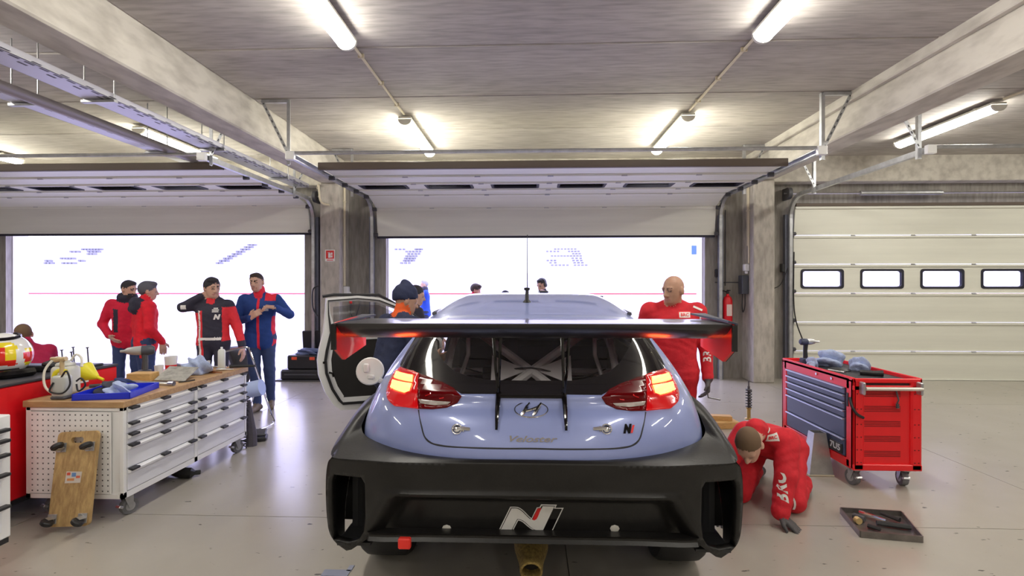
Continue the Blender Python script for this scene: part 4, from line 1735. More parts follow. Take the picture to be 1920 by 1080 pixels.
def drawer_face(parent, x, y0, y1, z0, z1, m, handles, m_h=m_black, name='drawer'):
    """drawer front on a face looking towards +x, running along y"""
    d = MB().b2((x - .012, y0, z0), (x, y1, z1), .003)
    dr = d.build(name, m, parent, 0)
    pr = MB()
    pr.add([(x, y0, z1 - .034), (x + .022, y0, z1 - .026), (x + .024, y0, z1 - .012), (x, y0, z1 - .004),
            (x, y1, z1 - .034), (x + .022, y1, z1 - .026), (x + .024, y1, z1 - .012), (x, y1, z1 - .004)],
           [(0, 1, 2, 3), (7, 6, 5, 4), (0, 4, 5, 1), (1, 5, 6, 2), (2, 6, 7, 3), (3, 7, 4, 0)])
    pr.build('grip_rail', mat('rail_grey', (.84, .84, .86), .3), dr, 0, fix=True)
    for hy in handles:
        MB().box((x + .016, hy, z1 - .006), (.036, .075, .018), .004).build('end_clip', m_h, dr, 0)
    return dr


# ------------------------------------------------------------------ white workbench with drawers
BX0, BX1, BY0, BY1 = -3.47, -2.78, 3.39, 4.90
BZ = .82
bench = thing('workbench', 'white steel drawer workbench on casters with a worn wooden top', 'workbench', ((BX0 + BX1) / 2, BY0, 0))
_o = Vector(((BX0 + BX1) / 2, BY0, 0))
bw, bl = (BX1 - BX0), (BY1 - BY0)
hx = bw / 2
b = MB()
b.b2((-hx + .02, .012, .155), (hx - .018, bl - .01, BZ - .045), .004)
b.b2((-hx + .0, .0, .15), (hx - .0, .012, .18)).b2((-hx, 0, .15), (-hx + .03, .03, BZ - .045)).b2((hx - .03, 0, .15), (hx, .03, BZ - .045), .003)
b.b2((-hx, bl - .03, .15), (hx, bl, BZ - .045), .003).b2((-hx, .0, BZ - .07), (hx, bl, BZ - .045), .003)
b.b2((hx - .022, bl * .5 - .018, .15), (hx, bl * .5 + .018, BZ - .045)).b2((hx - .022, 0, .15), (hx, bl, .19))
b.build('carcass', m_white, bench, 0)
m_dw = mat('drawer_white', (.82, .83, .87), .35)
MB().b2((-hx - .012, -.015, BZ - .045), (hx + .012, bl + .012, BZ), .004).build('bench_top', m_wood, bench, 0)
# perforated end panel: sheet with square punched holes (dark recesses)
pp = MB().b2((-hx + .03, -.006, .185), (hx - .085, .002, BZ - .075), .002)
pp.build('end_panel', m_white, bench, 0)
hm = MB()
for i in range(15):
    for k in range(15):
        x = -hx + .05 + i * (bw - .155) / 14
        z = .205 + k * (BZ - .30) / 14
        hm.b2((x - .0045, -.0068, z - .0045), (x + .0045, -.004, z + .0045))
hm = hm.build('punched_holes', mat('hole_dark', (.12, .12, .13), .8), bench, 0)
hm['kind'] = 'stuff'
levels = [(.195, .345), (.350, .51), (.515, .585), (.59, .66), (.665, .768)]
for c, (ya, yb) in enumerate(((.035, bl * .5 - .022), (bl * .5 + .022, bl - .035))):
    for (z0, z1) in levels:
        drawer_face(bench, hx, ya, yb, z0, z1, m_dw, (ya + .04, (ya + yb) / 2, yb - .04))
for (x, y) in ((-hx + .08, .09), (hx - .07, .09), (-hx + .08, bl - .09), (hx - .07, bl - .09)):
    caster(bench, x, y, .058, .04, R(70))
BT = BZ                                   # height of the bench top


def bench_at(u, v, z=None):
    p = ground(u, v, BT if z is None else z)
    return p


# ------------------------------------------------------------------ things on the bench
p0, p1 = bench_at(127, 751), bench_at(222, 753)
tr = thing('parts_tray', 'shallow bright blue plastic parts tray on the bench corner', 'tray', (-2.965, 3.42, BT), R(12))
m_tb = mat('tray_blue', (.012, .03, .62), .35)
b = MB()
tw, tl, th = .36, .40, .045
b.b2((-tw / 2, 0, .001), (tw / 2, tl, .006))
for a in (((-tw / 2, 0, 0), (tw / 2, .008, th)), ((-tw / 2, tl - .008, 0), (tw / 2, tl, th)), ((-tw / 2, 0, 0), (-tw / 2 + .008, tl, th)), ((tw / 2 - .008, 0, 0), (tw / 2, tl, th))):
    b.b2(*a, .002)
b.build('tray_body', m_tb, tr, 0)
rn = random.Random(3)


def rag(name, label, loc, size, m, seed, group=None, h=.07):
    """crumpled cloth: a closed lumpy surface"""
    r = random.Random(seed)
    bmx = bmesh.new()
    bmesh.ops.create_icosphere(bmx, subdivisions=4, radius=1)
    ph = [(r.uniform(2, 6.5), r.uniform(2, 6.5), r.uniform(2, 6.5), r.uniform(0, 6)) for _ in range(9)]
    for v in bmx.verts:
        n = v.co.normalized()
        d = 1 + sum(.11 * math.sin(a * n.x + b_ * n.y + c_ * n.z + q) for a, b_, c_, q in ph)
        d += .16 * abs(math.sin(5 * n.x + ph[0][3]) * math.sin(6 * n.y + ph[1][3]))
        p = n * d
        v.co = Vector((p.x * size[0], p.y * size[1], max(p.z, -.55) * h + .55 * h))
    mb = MB().bm(bmx)
    o = mb.build(name, m, None, 60)
    o.location = loc
    tag(o, label, 'cloth', group)
    return o


m_rag = mat('blue_rag', (.42, .50, .74), .85, var=.2, vscale=25, bump=.5, bscale=90)
rag('cleaning_rag', 'pale blue crumpled rag lying in the blue tray', (-2.96, 3.58, BT + .008), (.08, .08), m_rag, 1, None, .05)
rag('cleaning_rag', 'pale blue crumpled rag standing up on the bench beside the spray can', (-2.99, 4.47, BT + .002), (.095, .085), m_rag, 5, None, .09)
rag('cleaning_rag', 'dark grey crumpled rag in the blue tray', (-3.12, 3.68, BT + .008), (.045, .08), mat('dark_rag', (.05, .05, .07), .9), 7, None, .045)
rag('cleaning_rag', 'dark blue crumpled rag behind the blue tray', (-3.22, 3.92, BT + .002), (.09, .035), mat('navy_rag', (.03, .05, .16), .9), 9, None, .035)
rag('cleaning_rag', 'grey crumpled rag beside the red cup', (-3.24, 4.66, BT + .002), (.08, .05), mat('grey_rag', (.25, .25, .32), .9), 11, None, .04)


def bench_tool(name, label, cat, pts, r, m, extra=None):
    t = MB().tube(pts, r, 8)
    if extra:
        extra(t)
    return tag(t.build(name, m), label, cat)


bench_tool('torque_bar', 'long steel bar lying across the bench behind the blue tray', 'tool', [(-3.26, 4.01, BT + .016), (-2.83, 3.93, BT + .016)], [.012, .014], m_steel,
           lambda t: t.cyl((-2.86, 3.936, BT + .018), (-2.81, 3.926, BT + .018), .018, n=10))
bench_tool('ratchet_handle', 'black handled ratchet lying at the far end of the bench', 'tool', [(-2.88, 4.79, BT + .02), (-2.66, 4.82, BT + .022)], [.016, .017, .012], m_black,
           lambda t: t.cyl((-2.67, 4.82, BT + .022), (-2.645, 4.82, BT + .022), .012, n=8))
bench_tool('steel_ruler', 'thin steel strip lying along the far edge of the bench', 'tool', [(-3.3, 4.84, BT + .008), (-2.95, 4.85, BT + .008)], .007, m_steel)
bench_tool('hook_pick', 'black hooked pick lying by the front edge of the bench', 'tool', [(-2.86, 4.05, BT + .006), (-2.82, 4.10, BT + .006), (-2.80, 4.16, BT + .006)], .005, m_black)
sh = MB().box((-2.98, 4.20, BT + .050), (.24, .22, .006), 0, (.38, .05, .1))
sh.box((-2.95, 4.26, BT + .03), (.05, .08, .05), .012)
o = tag(sh.build('metal_plate', mat('dull_plate', (.42, .41, .38), .5, .3, var=.35, vscale=20)), 'dull metal plate propped at a slant on the bench', 'plate')
wb_ = MB().box((-3.22, 4.13, BT + .035), (.19, .12, .07), .004, (0, 0, .1))
tag(wb_.build('wood_block', mat('pine', (.62, .38, .14), .6, var=.2, vscale=10, stretch=(2, 12, 12))), 'small wooden block on the bench beside the cordless driver', 'block')
# cordless impact driver standing
dv = thing('impact_driver', 'grey and black cordless impact driver standing on its battery', 'power tool', (-3.34, 4.27, BT), R(-60))
mb = MB().lathe([(0, -.11), (.018, -.11), (.024, -.09), (.034, -.04), (.038, 0), (.038, .03)], Matrix.Translation((0, -.02, .235)) @ Matrix.Rotation(R(90), 4, 'X') @ Matrix.Rotation(PI, 4, 'X') , 16)
mb = MB()
Mh = Matrix.Translation((0, 0, .235)) @ Matrix.Rotation(R(90), 4, 'X')
mb.lathe([(0, .15), (.010, .15), (.013, .12), (.028, .10), (.036, .05), (.040, .0)], Mh, 18)
mb.build('hammer_case', mat('driver_grey', (.42, .42, .42), .4, .3), dv)
MB().lathe([(.041, .0), (.043, -.04), (.040, -.075), (.028, -.092), (0, -.095)], Mh, 18).build('motor_housing', mat('driver_dark', (.06, .065, .085), .45), dv)
mb = MB().tube([(0, .02, .215), (0, .026, .15), (0, .022, .07)], [.026, .023, .026], 10)
mb.build('grip', m_dkgrey, dv)
MB().box((0, -.006, .185), (.016, .02, .035), .004).build('trigger', m_redp, dv)
MB().b2((-.036, -.035, .008), (.036, .075, .05), .01).b2((-.034, -.03, .05), (.034, .07, .066), .006).build('battery', m_dkgrey, dv)
MB().b2((-.037, -.03, .0), (.037, .05, .012), .003).build('battery_trim', m_redp, dv)


def cup(name, label, loc, r0, r1, h, m, m2=None):
    t = MB().lathe([(0, 0), (r0, 0), (r1, h), (r1 - .003, h), (r0 - .003, .006), (0, .006)], None, 18)
    t.mat(1)
    if m2:
        t.lathe([(r0 + (r1 - r0) * .0 + .0008, h * .02), (r0 + (r1 - r0) * .5 + .0008, h * .5)], None, 18, False)
    o = t.build(name, [m, m2 or m])
    o.location = loc
    return tag(o, label, 'cup')


m_cup = mat('paper_cup', (.78, .78, .80), .5)
cup('paper_cup', 'small white paper cup beside the cordless driver', (-3.30, 4.42, BT), .030, .036, .085, m_cup)
cup('paper_cup', 'tall white cup with a red lower half on the bench', (-3.27, 4.53, BT), .040, .052, .15, m_cup, m_redp)
o = MB().lathe([(0, 0), (.012, .0), (.018, .012), (.012, .03), (0, .034)], None, 12).build('red_bottle_cap', m_redp)
o.location = (-3.19, 4.46, BT)
tag(o, 'small red bottle cap by the cups on the bench', 'cap')
sc = thing('spray_can', 'white aerosol spray can at the far end of the bench', 'can', (-2.96, 4.79, BT))
MB().lathe([(0, 0), (.031, 0), (.033, .004), (.033, .165), (.024, .182), (.012, .186), (0, .186)], None, 18).build('can_body', mat('can_white', (.70, .72, .68), .35), sc)
MB().lathe([(.010, .186), (.011, .205), (0, .207)], None, 10).build('nozzle', m_white, sc)
o = MB().lathe([(0, 0), (.013, 0), (.013, .07), (.016, .075), (0, .078)], None, 12).build('glue_tube', mat('tube_grey', (.62, .64, .66), .4))
o.location = (-3.08, 4.78, BT)
tag(o, 'small grey tube standing near the spray can', 'tube')
for k, (x, y, a, mm, lb) in enumerate(((-3.06, 4.64, .3, m_wood, 'wooden handled scraper at the far end of the bench'), (-2.86, 4.52, -.2, mat('copper', (.55, .25, .12), .35, .9), 'copper coloured fitting by the blue rag'),
                                       (-3.36, 3.86, .6, m_dkgrey, 'dark socket wrench lying behind the blue tray'), (-2.86, 4.66, .3, m_steel, 'short steel screwdriver at the far end of the bench'))):
    c, s_ = math.cos(a), math.sin(a)
    t = MB().tube([(x - .06 * c, y - .06 * s_, BT + .014), (x, y, BT + .014), (x + .02 * c, y + .02 * s_, BT + .012), (x + .08 * c, y + .08 * s_, BT + .010)], [.013, .013, .007, .006], 8)
    tag(t.build('hand_tool', mm), lb, 'tool')
# sprayer jug with hoses
m_jug = mat('milky_plastic', (.66, .66, .60), .35)
jg = thing('fluid_jug', 'milky white fluid jug with a looped clear hose on the bench', 'jug', (-3.385, 3.60, BT))
MB().box((0, 0, .105), (.15, .12, .205), .03, None, 3).box((0, 0, .215), (.10, .09, .03), .012).cyl((0, 0, .225), (0, 0, .248), .028, n=14).build('jug_body', m_jug, jg, 40)
MB().tube([(0, 0, .24), (-.04, -.03, .27), (-.09, -.07, .18), (-.06, -.09, .06), (.06, -.10, .008), (.12, -.09, .03)], .008, 8, smooth=6).build('clear_hose', mat('clear_hose', (.74, .72, .64), .3), jg)
MB().tube([(.02, .02, .24), (.05, .03, .285), (.10, .02, .26), (.12, .0, .2)], .008, 8, smooth=6).build('clear_hose', mat('clear_hose', (.74, .72, .64)), jg)
pb = thing('pump_bottle', 'small clear pump bottle with a yellow handle and black hose on the bench', 'bottle', (-3.27, 3.45, BT))
MB().box((0, 0, .09), (.10, .08, .15), .02, None, 3).build('bottle_body', mat('clear_bottle', (.52, .53, .50), .25), pb, 40)
MB().box((0, 0, .012), (.105, .085, .024), .008).build('base', m_dkgrey, pb, 40)
MB().tube([(-.06, .01, .02), (-.065, .01, .16), (-.03, .01, .195), (.02, .01, .19)], .014, 8, smooth=5).build('yellow_handle', mat('bright_yellow', (.85, .75, .02), .4), pb)
MB().cyl((.0, 0, .16), (0, 0, .27), .014, n=10).cyl((-.05, 0, .27), (.03, 0, .28), .016, n=10).box((-.05, .0, .28), (.06, .03, .02), .006).build('pump_head', mat('tan_plastic', (.55, .42, .22), .4), pb)
MB().tube([(.02, -.03, .15), (.07, -.04, .20), (.085, -.03, .11), (.05, -.05, .05), (-.04, -.05, .06), (-.02, -.045, .12)], .006, 8, smooth=6).build('black_hose', m_black, pb)
MB().tube([(.085, .02, .12), (.12, .02, .14), (.14, .03, .09), (.10, .02, .05), (.085, .02, .10)], .006, 8, smooth=6).build('black_hose', m_black, pb)
fu = MB().lathe([(.01, 0), (.012, .05), (.075, .16), (.078, .16), (.016, .05)], Matrix.Translation((-3.24, 3.76, BT + .065)) @ Matrix.Rotation(R(-68), 4, 'Y'), 20)
o = tag(fu.build('funnel', mat('bright_yellow', (.85, .75, .02))), 'bright yellow plastic funnel lying behind the pump bottle', 'funnel')
o.location = (0, 0, .012)

# ------------------------------------------------------------------ wooden dolly leaning on the bench end
dl = thing('wheeled_dolly', 'worn wooden dolly board with four black casters leaning on the workbench', 'dolly', (-3.02, 3.235, 0))
dl.rotation_euler = (0, 0, R(-2))
Mb = Matrix.Translation((0, .0, .035)) @ Matrix.Rotation(R(-11), 4, 'X') @ Matrix.Rotation(R(-3.5), 4, 'Y')
m_ply = mat('worn_plywood', (.60, .41, .18), .65, col2=(.36, .22, .09), vscale=5, stretch=(8, 8, 1.5), bump=.2, bscale=30)
W_, H_ = .285, .60
oo = rrect(W_, H_, .03)
oo = [(x - W_ / 2, y) for x, y in oo]
hh = [(x - .045, y + H_ - .075) for x, y in rrect(.09, .038, .018)]
v2, e2, f2, *_ = delaunay_2d_cdt([Vector(p) for p in oo + hh], [(i, (i + 1) % len(oo)) for i in range(len(oo))] + [(len(oo) + i, len(oo) + (i + 1) % len(hh)) for i in range(len(hh))], [], 0, 1e-6)
tri = []
for f in f2:
    c = (sum(v2[i].x for i in f) / 3, sum(v2[i].y for i in f) / 3)
    if inside(c, oo) and not inside(c, hh):
        tri.append(f)
b = MB()
n2 = len(v2)
vs = [(v.x, -.011, v.y) for v in v2] + [(v.x, .011, v.y) for v in v2]
fs = [f for f in tri] + [[i + n2 for i in f[::-1]] for f in tri]
for loop, off in ((len(oo), 0), (len(hh), len(oo))):
    fs += [(off + i, off + (i + 1) % loop, n2 + off + (i + 1) % loop, n2 + off + i) for i in range(loop)]
b.add(vs, fs, Mb)
b.build('board', m_ply, dl, 0, fix=True)
for (x, z, a) in ((-.10, H_ - .10, .6), (.10, H_ - .10, .5), (-.11, .05, -.5), (.10, .05, -.6)):
    M2 = Mb @ Matrix.Translation((x, -.011, z)) @ Matrix.Rotation(R(90), 4, 'X')
    cr = bpy.data.objects.new('caster', None)
    COL.objects.link(cr)
    cr.parent = dl
    M3 = M2 @ Matrix.Rotation(a, 4, 'Z')
    MB().lathe([(0, -.014), (.030, -.014), (.036, -.008), (.036, .008), (.030, .014), (0, .014)], M3 @ Matrix.Translation((.022, 0, .058)) @ Matrix.Rotation(R(90), 4, 'X'), 18).build('tyre', m_black, cr)
    f = MB()
    f.box(M2 @ Vector((0, 0, .004)), (.06, .008, .06), .001, (Mb.to_3x3()))
    for sy in (-1, 1):
        f.box(M3 @ Vector((.012, sy * .019, .033)), (.030, .003, .055), 0, (M3.to_3x3()))
    f.box(M3 @ Vector((0, 0, .012)), (.034, .042, .006), 0, M3.to_3x3())
    f.build('fork', m_galv, cr, 0)
st = MB()
st.add([Mb @ Vector(p) for p in ((-.055, -.0125, .27), (.055, -.0125, .27), (.06, -.0125, .34), (-.05, -.0125, .345))], [(0, 1, 2, 3)])
st.build('sticker', mat('sticker_pale', (.70, .64, .58), .5), dl, 0)
for (x0, z0, x1, z1, c) in ((-.045, .32, -.02, .338, (.75, .10, .05)), (-.01, .31, .02, .335, (.15, .30, .6)), (.022, .30, .05, .315, (.7, .15, .08)), (-.04, .285, .01, .30, (.75, .3, .1))):
    MB().add([Mb @ Vector(p) for p in ((x0, -.0135, z0), (x1, -.0135, z0), (x1, -.0135, z1), (x0, -.0135, z1))], [(0, 1, 2, 3)]).build('sticker_print', mat('print_%d' % int(c[0] * 100 + c[1] * 10), c, .5), dl, 0)

# ------------------------------------------------------------------ red cabinet behind the bench
RX0, RX1, RY0, RY1, RZ = -4.30, -3.53, 3.15, 4.24, .945
rc = thing('tool_cabinet', 'red steel tool cabinet with a black top behind the white workbench', 'cabinet', ((RX0 + RX1) / 2, RY0, 0))
hx2 = (RX1 - RX0) / 2
MB().b2((-hx2, 0, .14), (hx2, RY1 - RY0, RZ - .02), .01).build('body', m_red, rc, 0)
MB().b2((-hx2 - .005, -.005, RZ - .02), (hx2 + .005, RY1 - RY0 + .005, RZ), .005).build('top_mat', mat('black_mat', (.03, .03, .04), .5), rc, 0)
MB().b2((hx2 - .002, .70, RZ - .10), (hx2 + .008, .80, RZ - .06), .002).build('label_plate', m_white, rc, 0)
MB().b2((hx2 - .002, .56, RZ - .10), (hx2 + .008, .62, RZ - .06), .002).build('label_plate', m_white, rc, 0)
MB().b2((hx2 - .002, .04, RZ - .12), (hx2 + .012, .08, RZ - .01), .002).build('label_plate', m_white, rc, 0)
MB().b2((-hx2 + .02, .02, .10), (hx2 - .02, RY1 - RY0 - .02, .14)).build('plinth', m_black, rc, 0)
for (x, y) in ((-hx2 + .1, .10), (hx2 - .1, .10), (-hx2 + .1, .98), (hx2 - .1, .98)):
    caster(rc, x, y, .042, .035, R(60), h=.112)
# four studs in a black holder
sh = thing('stud_holder', 'black tray with four upright wheel studs on the red cabinet', 'tray', (-3.74, 4.06, RZ))
MB().b2((-.16, -.10, 0), (.16, .10, .018), .005).build('holder_tray', m_black, sh, 0)
for x, y, h in ((-.12, .02, .13), (-.05, .05, .15), (.0, -.02, .12), (.09, .03, .15)):
    MB().cyl((x, y, .015), (x - .01, y, h), .005, n=8).cyl((x - .01, y, h), (x - .011, y, h + .008), .011, n=8).build('stud', m_dkgrey, sh)
bx = MB().box((-3.80, 3.85, RZ + .025), (.2, .12, .05), .01).box((-3.72, 3.84, RZ + .06), (.09, .10, .03), .01, (.2, .2, 0))
tag(bx.build('tool_case', m_black), 'low black case on the red cabinet between helmet and studs', 'case')

# ------------------------------------------------------------------ helmet, seen from behind
hl = thing('racing_helmet', 'white racing helmet with red and yellow pattern on the red cabinet', 'helmet', (-3.93, 3.66, RZ))
HR = .168
m_hw = mat('helmet_white', (.82, .82, .80), .15, coat=.8)
m_hy = mat('helmet_yellow', (.90, .72, .02), .15, coat=.8)
m_hr = mat('helmet_red', (.80, .03, .02), .15, coat=.8)


def helm(a, e, k=1.):
    """a = azimuth (0 = towards -y), e = elevation"""
    x, y, z = math.sin(a) * math.cos(e), -math.cos(a) * math.cos(e), math.sin(e)
    return Vector((x * HR * .98, y * HR * 1.08, z * HR * (1.0 if z > 0 else .92))) * k + Vector((0, 0, .145))


s = MB()
nu, nv = 72, 44
vs, fs, ms = [], [], []
for j in range(nv + 1):
    e = -1.05 + (PI / 2 + 1.05) * j / nv
    for i in range(nu):
        vs.append(helm(2 * PI * i / nu - PI, e))
for j in range(nv):
    for i in range(nu):
        f = (j * nu + i, j * nu + (i + 1) % nu, (j + 1) * nu + (i + 1) % nu, (j + 1) * nu + i)
        a = 2 * PI * (i + .5) / nu - PI - .80
        e = -1.05 + (PI / 2 + 1.05) * (j + .5) / nv
        x, z = math.sin(a) * math.cos(e), math.sin(e)
        m = 0
        if abs(a) < 1.5:
            if abs(x) < .50 and -.45 < z < .62 and math.hypot(x, z - .05) < .64:
                m = 1 if (abs(x) > .17 and z > -.15) else 2
                if z > .45:
                    m = 1
            if abs(x) < .22 and -.52 < z < -.40:
                m = 0
            if abs(x) > .72 and -.5 < z < .3:
                m = 2 if abs(z + .1) < .25 else 1
        s.mat(m).add([], [])
        fs.append(f)
        ms.append(m)
s.v = [tuple(v) for v in vs]
s.f = [list(f) for f in fs]
s.m = ms
s.build('shell', [m_hw, m_hy, m_hr], hl, 60)
v_ = MB()
v_.grid(lambda a, b: tuple(helm(-1.5 + 3.0 * a + PI + .8, .28 + .62 * b, 1.02)), 24, 6)
v_.build('visor', mat('visor_smoke', (.10, .10, .13), .08, coat=.6), hl)
v_ = MB().tube([helm(-2.2 + 4.4 * k / 24 + .8, 1.02 - .18 * math.cos(-2.2 + 4.4 * k / 24), 1.015) for k in range(25)], .014, 6)
v_.build('visor_rim', m_gloss, hl)
v_ = MB().tube([helm(.05 + 1.5 * k / 12, -.80, .99) for k in range(13)], .03, 8)
v_.build('neck_skirt', m_gloss, hl)
hs = MB().tube([(-3.98, 3.40, RZ + .03), (-3.84, 3.42, RZ + .03), (-3.73, 3.50, RZ + .03), (-3.69, 3.66, RZ + .03)], .03, 8, smooth=5)
tag(hs.build('head_restraint', m_gloss), 'black neck restraint collar lying in front of the helmet', 'collar')

# ------------------------------------------------------------------ white drawer cabinet at the left edge
wc = thing('drawer_cabinet', 'white steel drawer cabinet on casters with a green sticker', 'cabinet', (-3.30, 2.15, 0))
zt = .875
wl_ = .66
MB().b2((-.32, 0, .18), (.335, wl_, zt), .006).build('body', m_white, wc, 0)
for k, (z0, z1) in enumerate(((.225, .375), (.385, .555), (.565, .665), (.675, .745), (.755, .805))):
    drawer_face(wc, .345, .05, wl_ - .06, z0, z1, m_dw, (.1, wl_ - .075))
MB().b2((.333, wl_ - .14, .825), (.338, wl_ - .07, .855)).build('green_sticker', mat('sticker_green', (.03, .45, .12), .5), wc, 0)
MB().b2((-.31, .01, .15), (.33, wl_ - .01, .18)).build('plinth', m_black, wc, 0)
for (x, y) in ((-.24, .09), (.24, .09), (-.24, wl_ - .10), (.24, wl_ - .10)):
    caster(wc, x, y, .055, .04, R(80), h=.152)
jr = thing('powder_jar', 'clear plastic jar of white powder with a red and white lid', 'jar', (-3.06, 2.68, zt))
MB().lathe([(0, 0), (.055, 0), (.06, .01), (.052, .15), (.045, .17)], None, 20).build('jar_body', mat('jar_clear', (.62, .55, .52), .2), jr)
MB().lathe([(.050, .165), (.052, .185), (.05, .19)], None, 20).build('red_band', m_redp, jr)
MB().lathe([(.052, .188), (.054, .205), (.045, .215), (0, .217)], None, 20).build('lid', m_white, jr)
MB().lathe([(.0585, .03), (.0555, .09)], None, 20, False).build('paper_label', mat('label_white', (.75, .75, .76), .5), jr)

# ------------------------------------------------------------------ wheel leaning behind the bench, paper roll stand, pedal, cases
wl = thing('spare_wheel', 'racing wheel with a wide slick tyre standing on the floor behind the workbench', 'wheel', (-4.68, 7.86, 0), R(-122))
inst('tyre', ty_me, wl, Matrix.Translation((0, 0, .334)))
_rm = rim_me.copy()
_rm.materials[0] = mat('silver_alloy', (.70, .70, .73), .3, .6)
inst('rim', _rm, wl, Matrix.Translation((0, 0, .334)))
pso = Vector((-3.12, 5.75, 0))
ps = thing('paper_roll_stand', 'chrome tube stand holding a pale blue paper roll beside the bench', 'stand', pso)
PX = lambda u, v, Y: at(u, v, Y) - pso
fm = MB()
q0, q1, q2, q3 = ground(511, 794, .012), ground(470, 808, .012), ground(459, 786, .012), ground(452, 775, .012)
fm.tube([PX(418, 660, 5.75), PX(448, 653, 5.80), PX(465, 652, 5.84), PX(470, 662, 5.85), PX(490, 722, 5.86), PX(508, 776, 5.86), q0 - pso, q1 - pso, q2 - pso, PX(452, 760, 5.9), PX(446, 735, 5.95)], .011, 8, smooth=5)
fm.tube([PX(478, 738, 5.95), PX(461, 781, 5.9)], .007, 8)
fm.build('tube_frame', m_chrome, ps)
MB().cyl(PX(440, 737, 5.80), PX(491, 726, 5.82), .092, n=24).build('paper_roll', mat('blue_paper', (.42, .52, .78), .8), ps)
pd = thing('foot_pedal', 'small black foot pedal with a cable on the floor', 'pedal', tuple(ground(487, 826)), R(20))
MB().b2((-.065, -.06, 0), (.065, .10, .045), .01).build('base', m_black, pd, 0)
MB().box((0, .03, .075), (.12, .13, .03), .01, (.25, 0, 0)).build('treadle', m_dkgrey, pd, 0)
MB().tube([(-.06, 0, .02), (-.16, .0, .012), (-.22, .12, .01), (-.12, .28, .01), (-.2, .4, .01)], .006, 6, smooth=6).build('cable', m_black, pd)
hc = MB()
hp = []
for k in range(80):
    a = k * .9
    hp.append((-2.86 + .042 * math.cos(a) + .0004 * k, 4.96 + .035 * math.sin(a), .007 + .0064 * k))
hc.tube(hp, .006, 5)
tag(hc.build('coiled_air_hose', m_black), 'black coiled air hose hanging down the end of the workbench', 'hose')
sf = MB().tube([(-2.84, 5.05, .46), (-2.84, 5.06, .34), (-2.82, 5.06, .12), (-2.82, 5.06, .0)], [.015, .03, .05, .055], 8)
tag(sf.build('hanging_bag', mat('dark_bag', (.10, .09, .11), .8, bump=.5, bscale=30)), 'dark fabric bag hanging at the end of the workbench', 'bag')

g = ground(563, 716)
c1 = thing('equipment_case', 'lower black plastic equipment case by the left pillar', 'case', (g.x + .0, g.y + .3, 0))
MB().b2((-.38, -.25, .012), (.32, .25, .19), .03).build('case_body', m_black, c1, 0)
MB().b2((-.46, -.27, 0), (.34, .26, .02), .006).build('base_plate', m_dkgrey, c1, 0)
MB().b2((-.30, -.262, .10), (.25, -.245, .125), .004).build('rim', m_dkgrey, c1, 0)
c2 = thing('equipment_case', 'upper black equipment case with two orange latches and its lid open', 'case', (g.x + .02, g.y + .32, .19))
MB().b2((-.30, -.22, .0), (.30, .22, .24), .02).build('case_body', m_black, c2, 0)
for x in (-.17, .14):
    MB().b2((x - .045, -.236, .165), (x + .045, -.215, .215), .006).build('latch', mat('latch_orange', (.85, .10, .04), .4), c2, 0)
MB().box((.04, .22, .42), (.52, .05, .42), .015, (.12, 0, 0)).build('lid', m_black, c2, 0)
rag('tool_cloth', 'blue grey cloth on top of the open black case', (g.x + .02, g.y + .28, .432), (.18, .10), mat('navy_rag2', (.16, .20, .36), .9), 21, None, .06)
# ------------------------------------------------------------------ red tool trolley
TX0, TX1, TY0, TY1, TZ0, TZ1 = 2.53, 3.06, 4.12, 5.27, .155, .885
tt = thing('tool_trolley', 'red tool trolley with dark blue drawers, perforated end and push bar', 'trolley', ((TX0 + TX1) / 2, TY0, 0))
hx = (TX1 - TX0) / 2
tl = TY1 - TY0
m_tr = mat('trolley_red', (.80, .012, .018), .32, var=.05, vscale=5)
m_dr = mat('trolley_blue_drawer', (.055, .075, .135), .38)
b = MB()
b.b2((-hx + .02, .036, TZ0), (hx - .02, tl - .02, TZ1 - .06), .006)
for x in (-hx, hx - .085):
    b.b2((x, .0, TZ0), (x + .085, .04, TZ1 - .02), .012)
b.b2((-hx, 0, TZ0), (hx, .03, TZ0 + .05), .006).b2((-hx, 0, TZ1 - .10), (hx, .03, TZ1 - .06), .006)
b.b2((-hx, 0, TZ0), (-hx + .03, .10, TZ1 - .01), .012).b2((-hx, tl - .10, TZ0), (-hx + .03, tl, TZ1 - .01), .012)
b.b2((-hx, .05, TZ0), (-hx + .03, tl - .05, TZ0 + .07), .005).b2((-hx, .05, TZ1 - .10), (-hx + .03, tl - .05, TZ1 - .01), .006)
b.b2((-hx, tl - .03, TZ0), (hx, tl, TZ1 - .02), .006)
b.build('body', m_tr, tt, 0)
r_ = MB()
r_.b2((-hx, 0, TZ1 - .04), (hx, .025, TZ1 - .005), .006).b2((-hx, tl - .025, TZ1 - .04), (hx, tl, TZ1), .006).b2((-hx, 0, TZ1 - .04), (-hx + .02, tl, TZ1), .006).b2((hx - .02, 0, TZ1 - .04), (hx, tl, TZ1), .006)
r_.build('top_rim', m_tr, tt, 0)
MB().b2((-hx + .02, .025, TZ1 - .06), (hx - .02, tl - .025, TZ1 - .03)).build('top_mat', mat('ribbed_mat', (.03, .03, .035), .6, bump=.5, bscale=70), tt, 0)
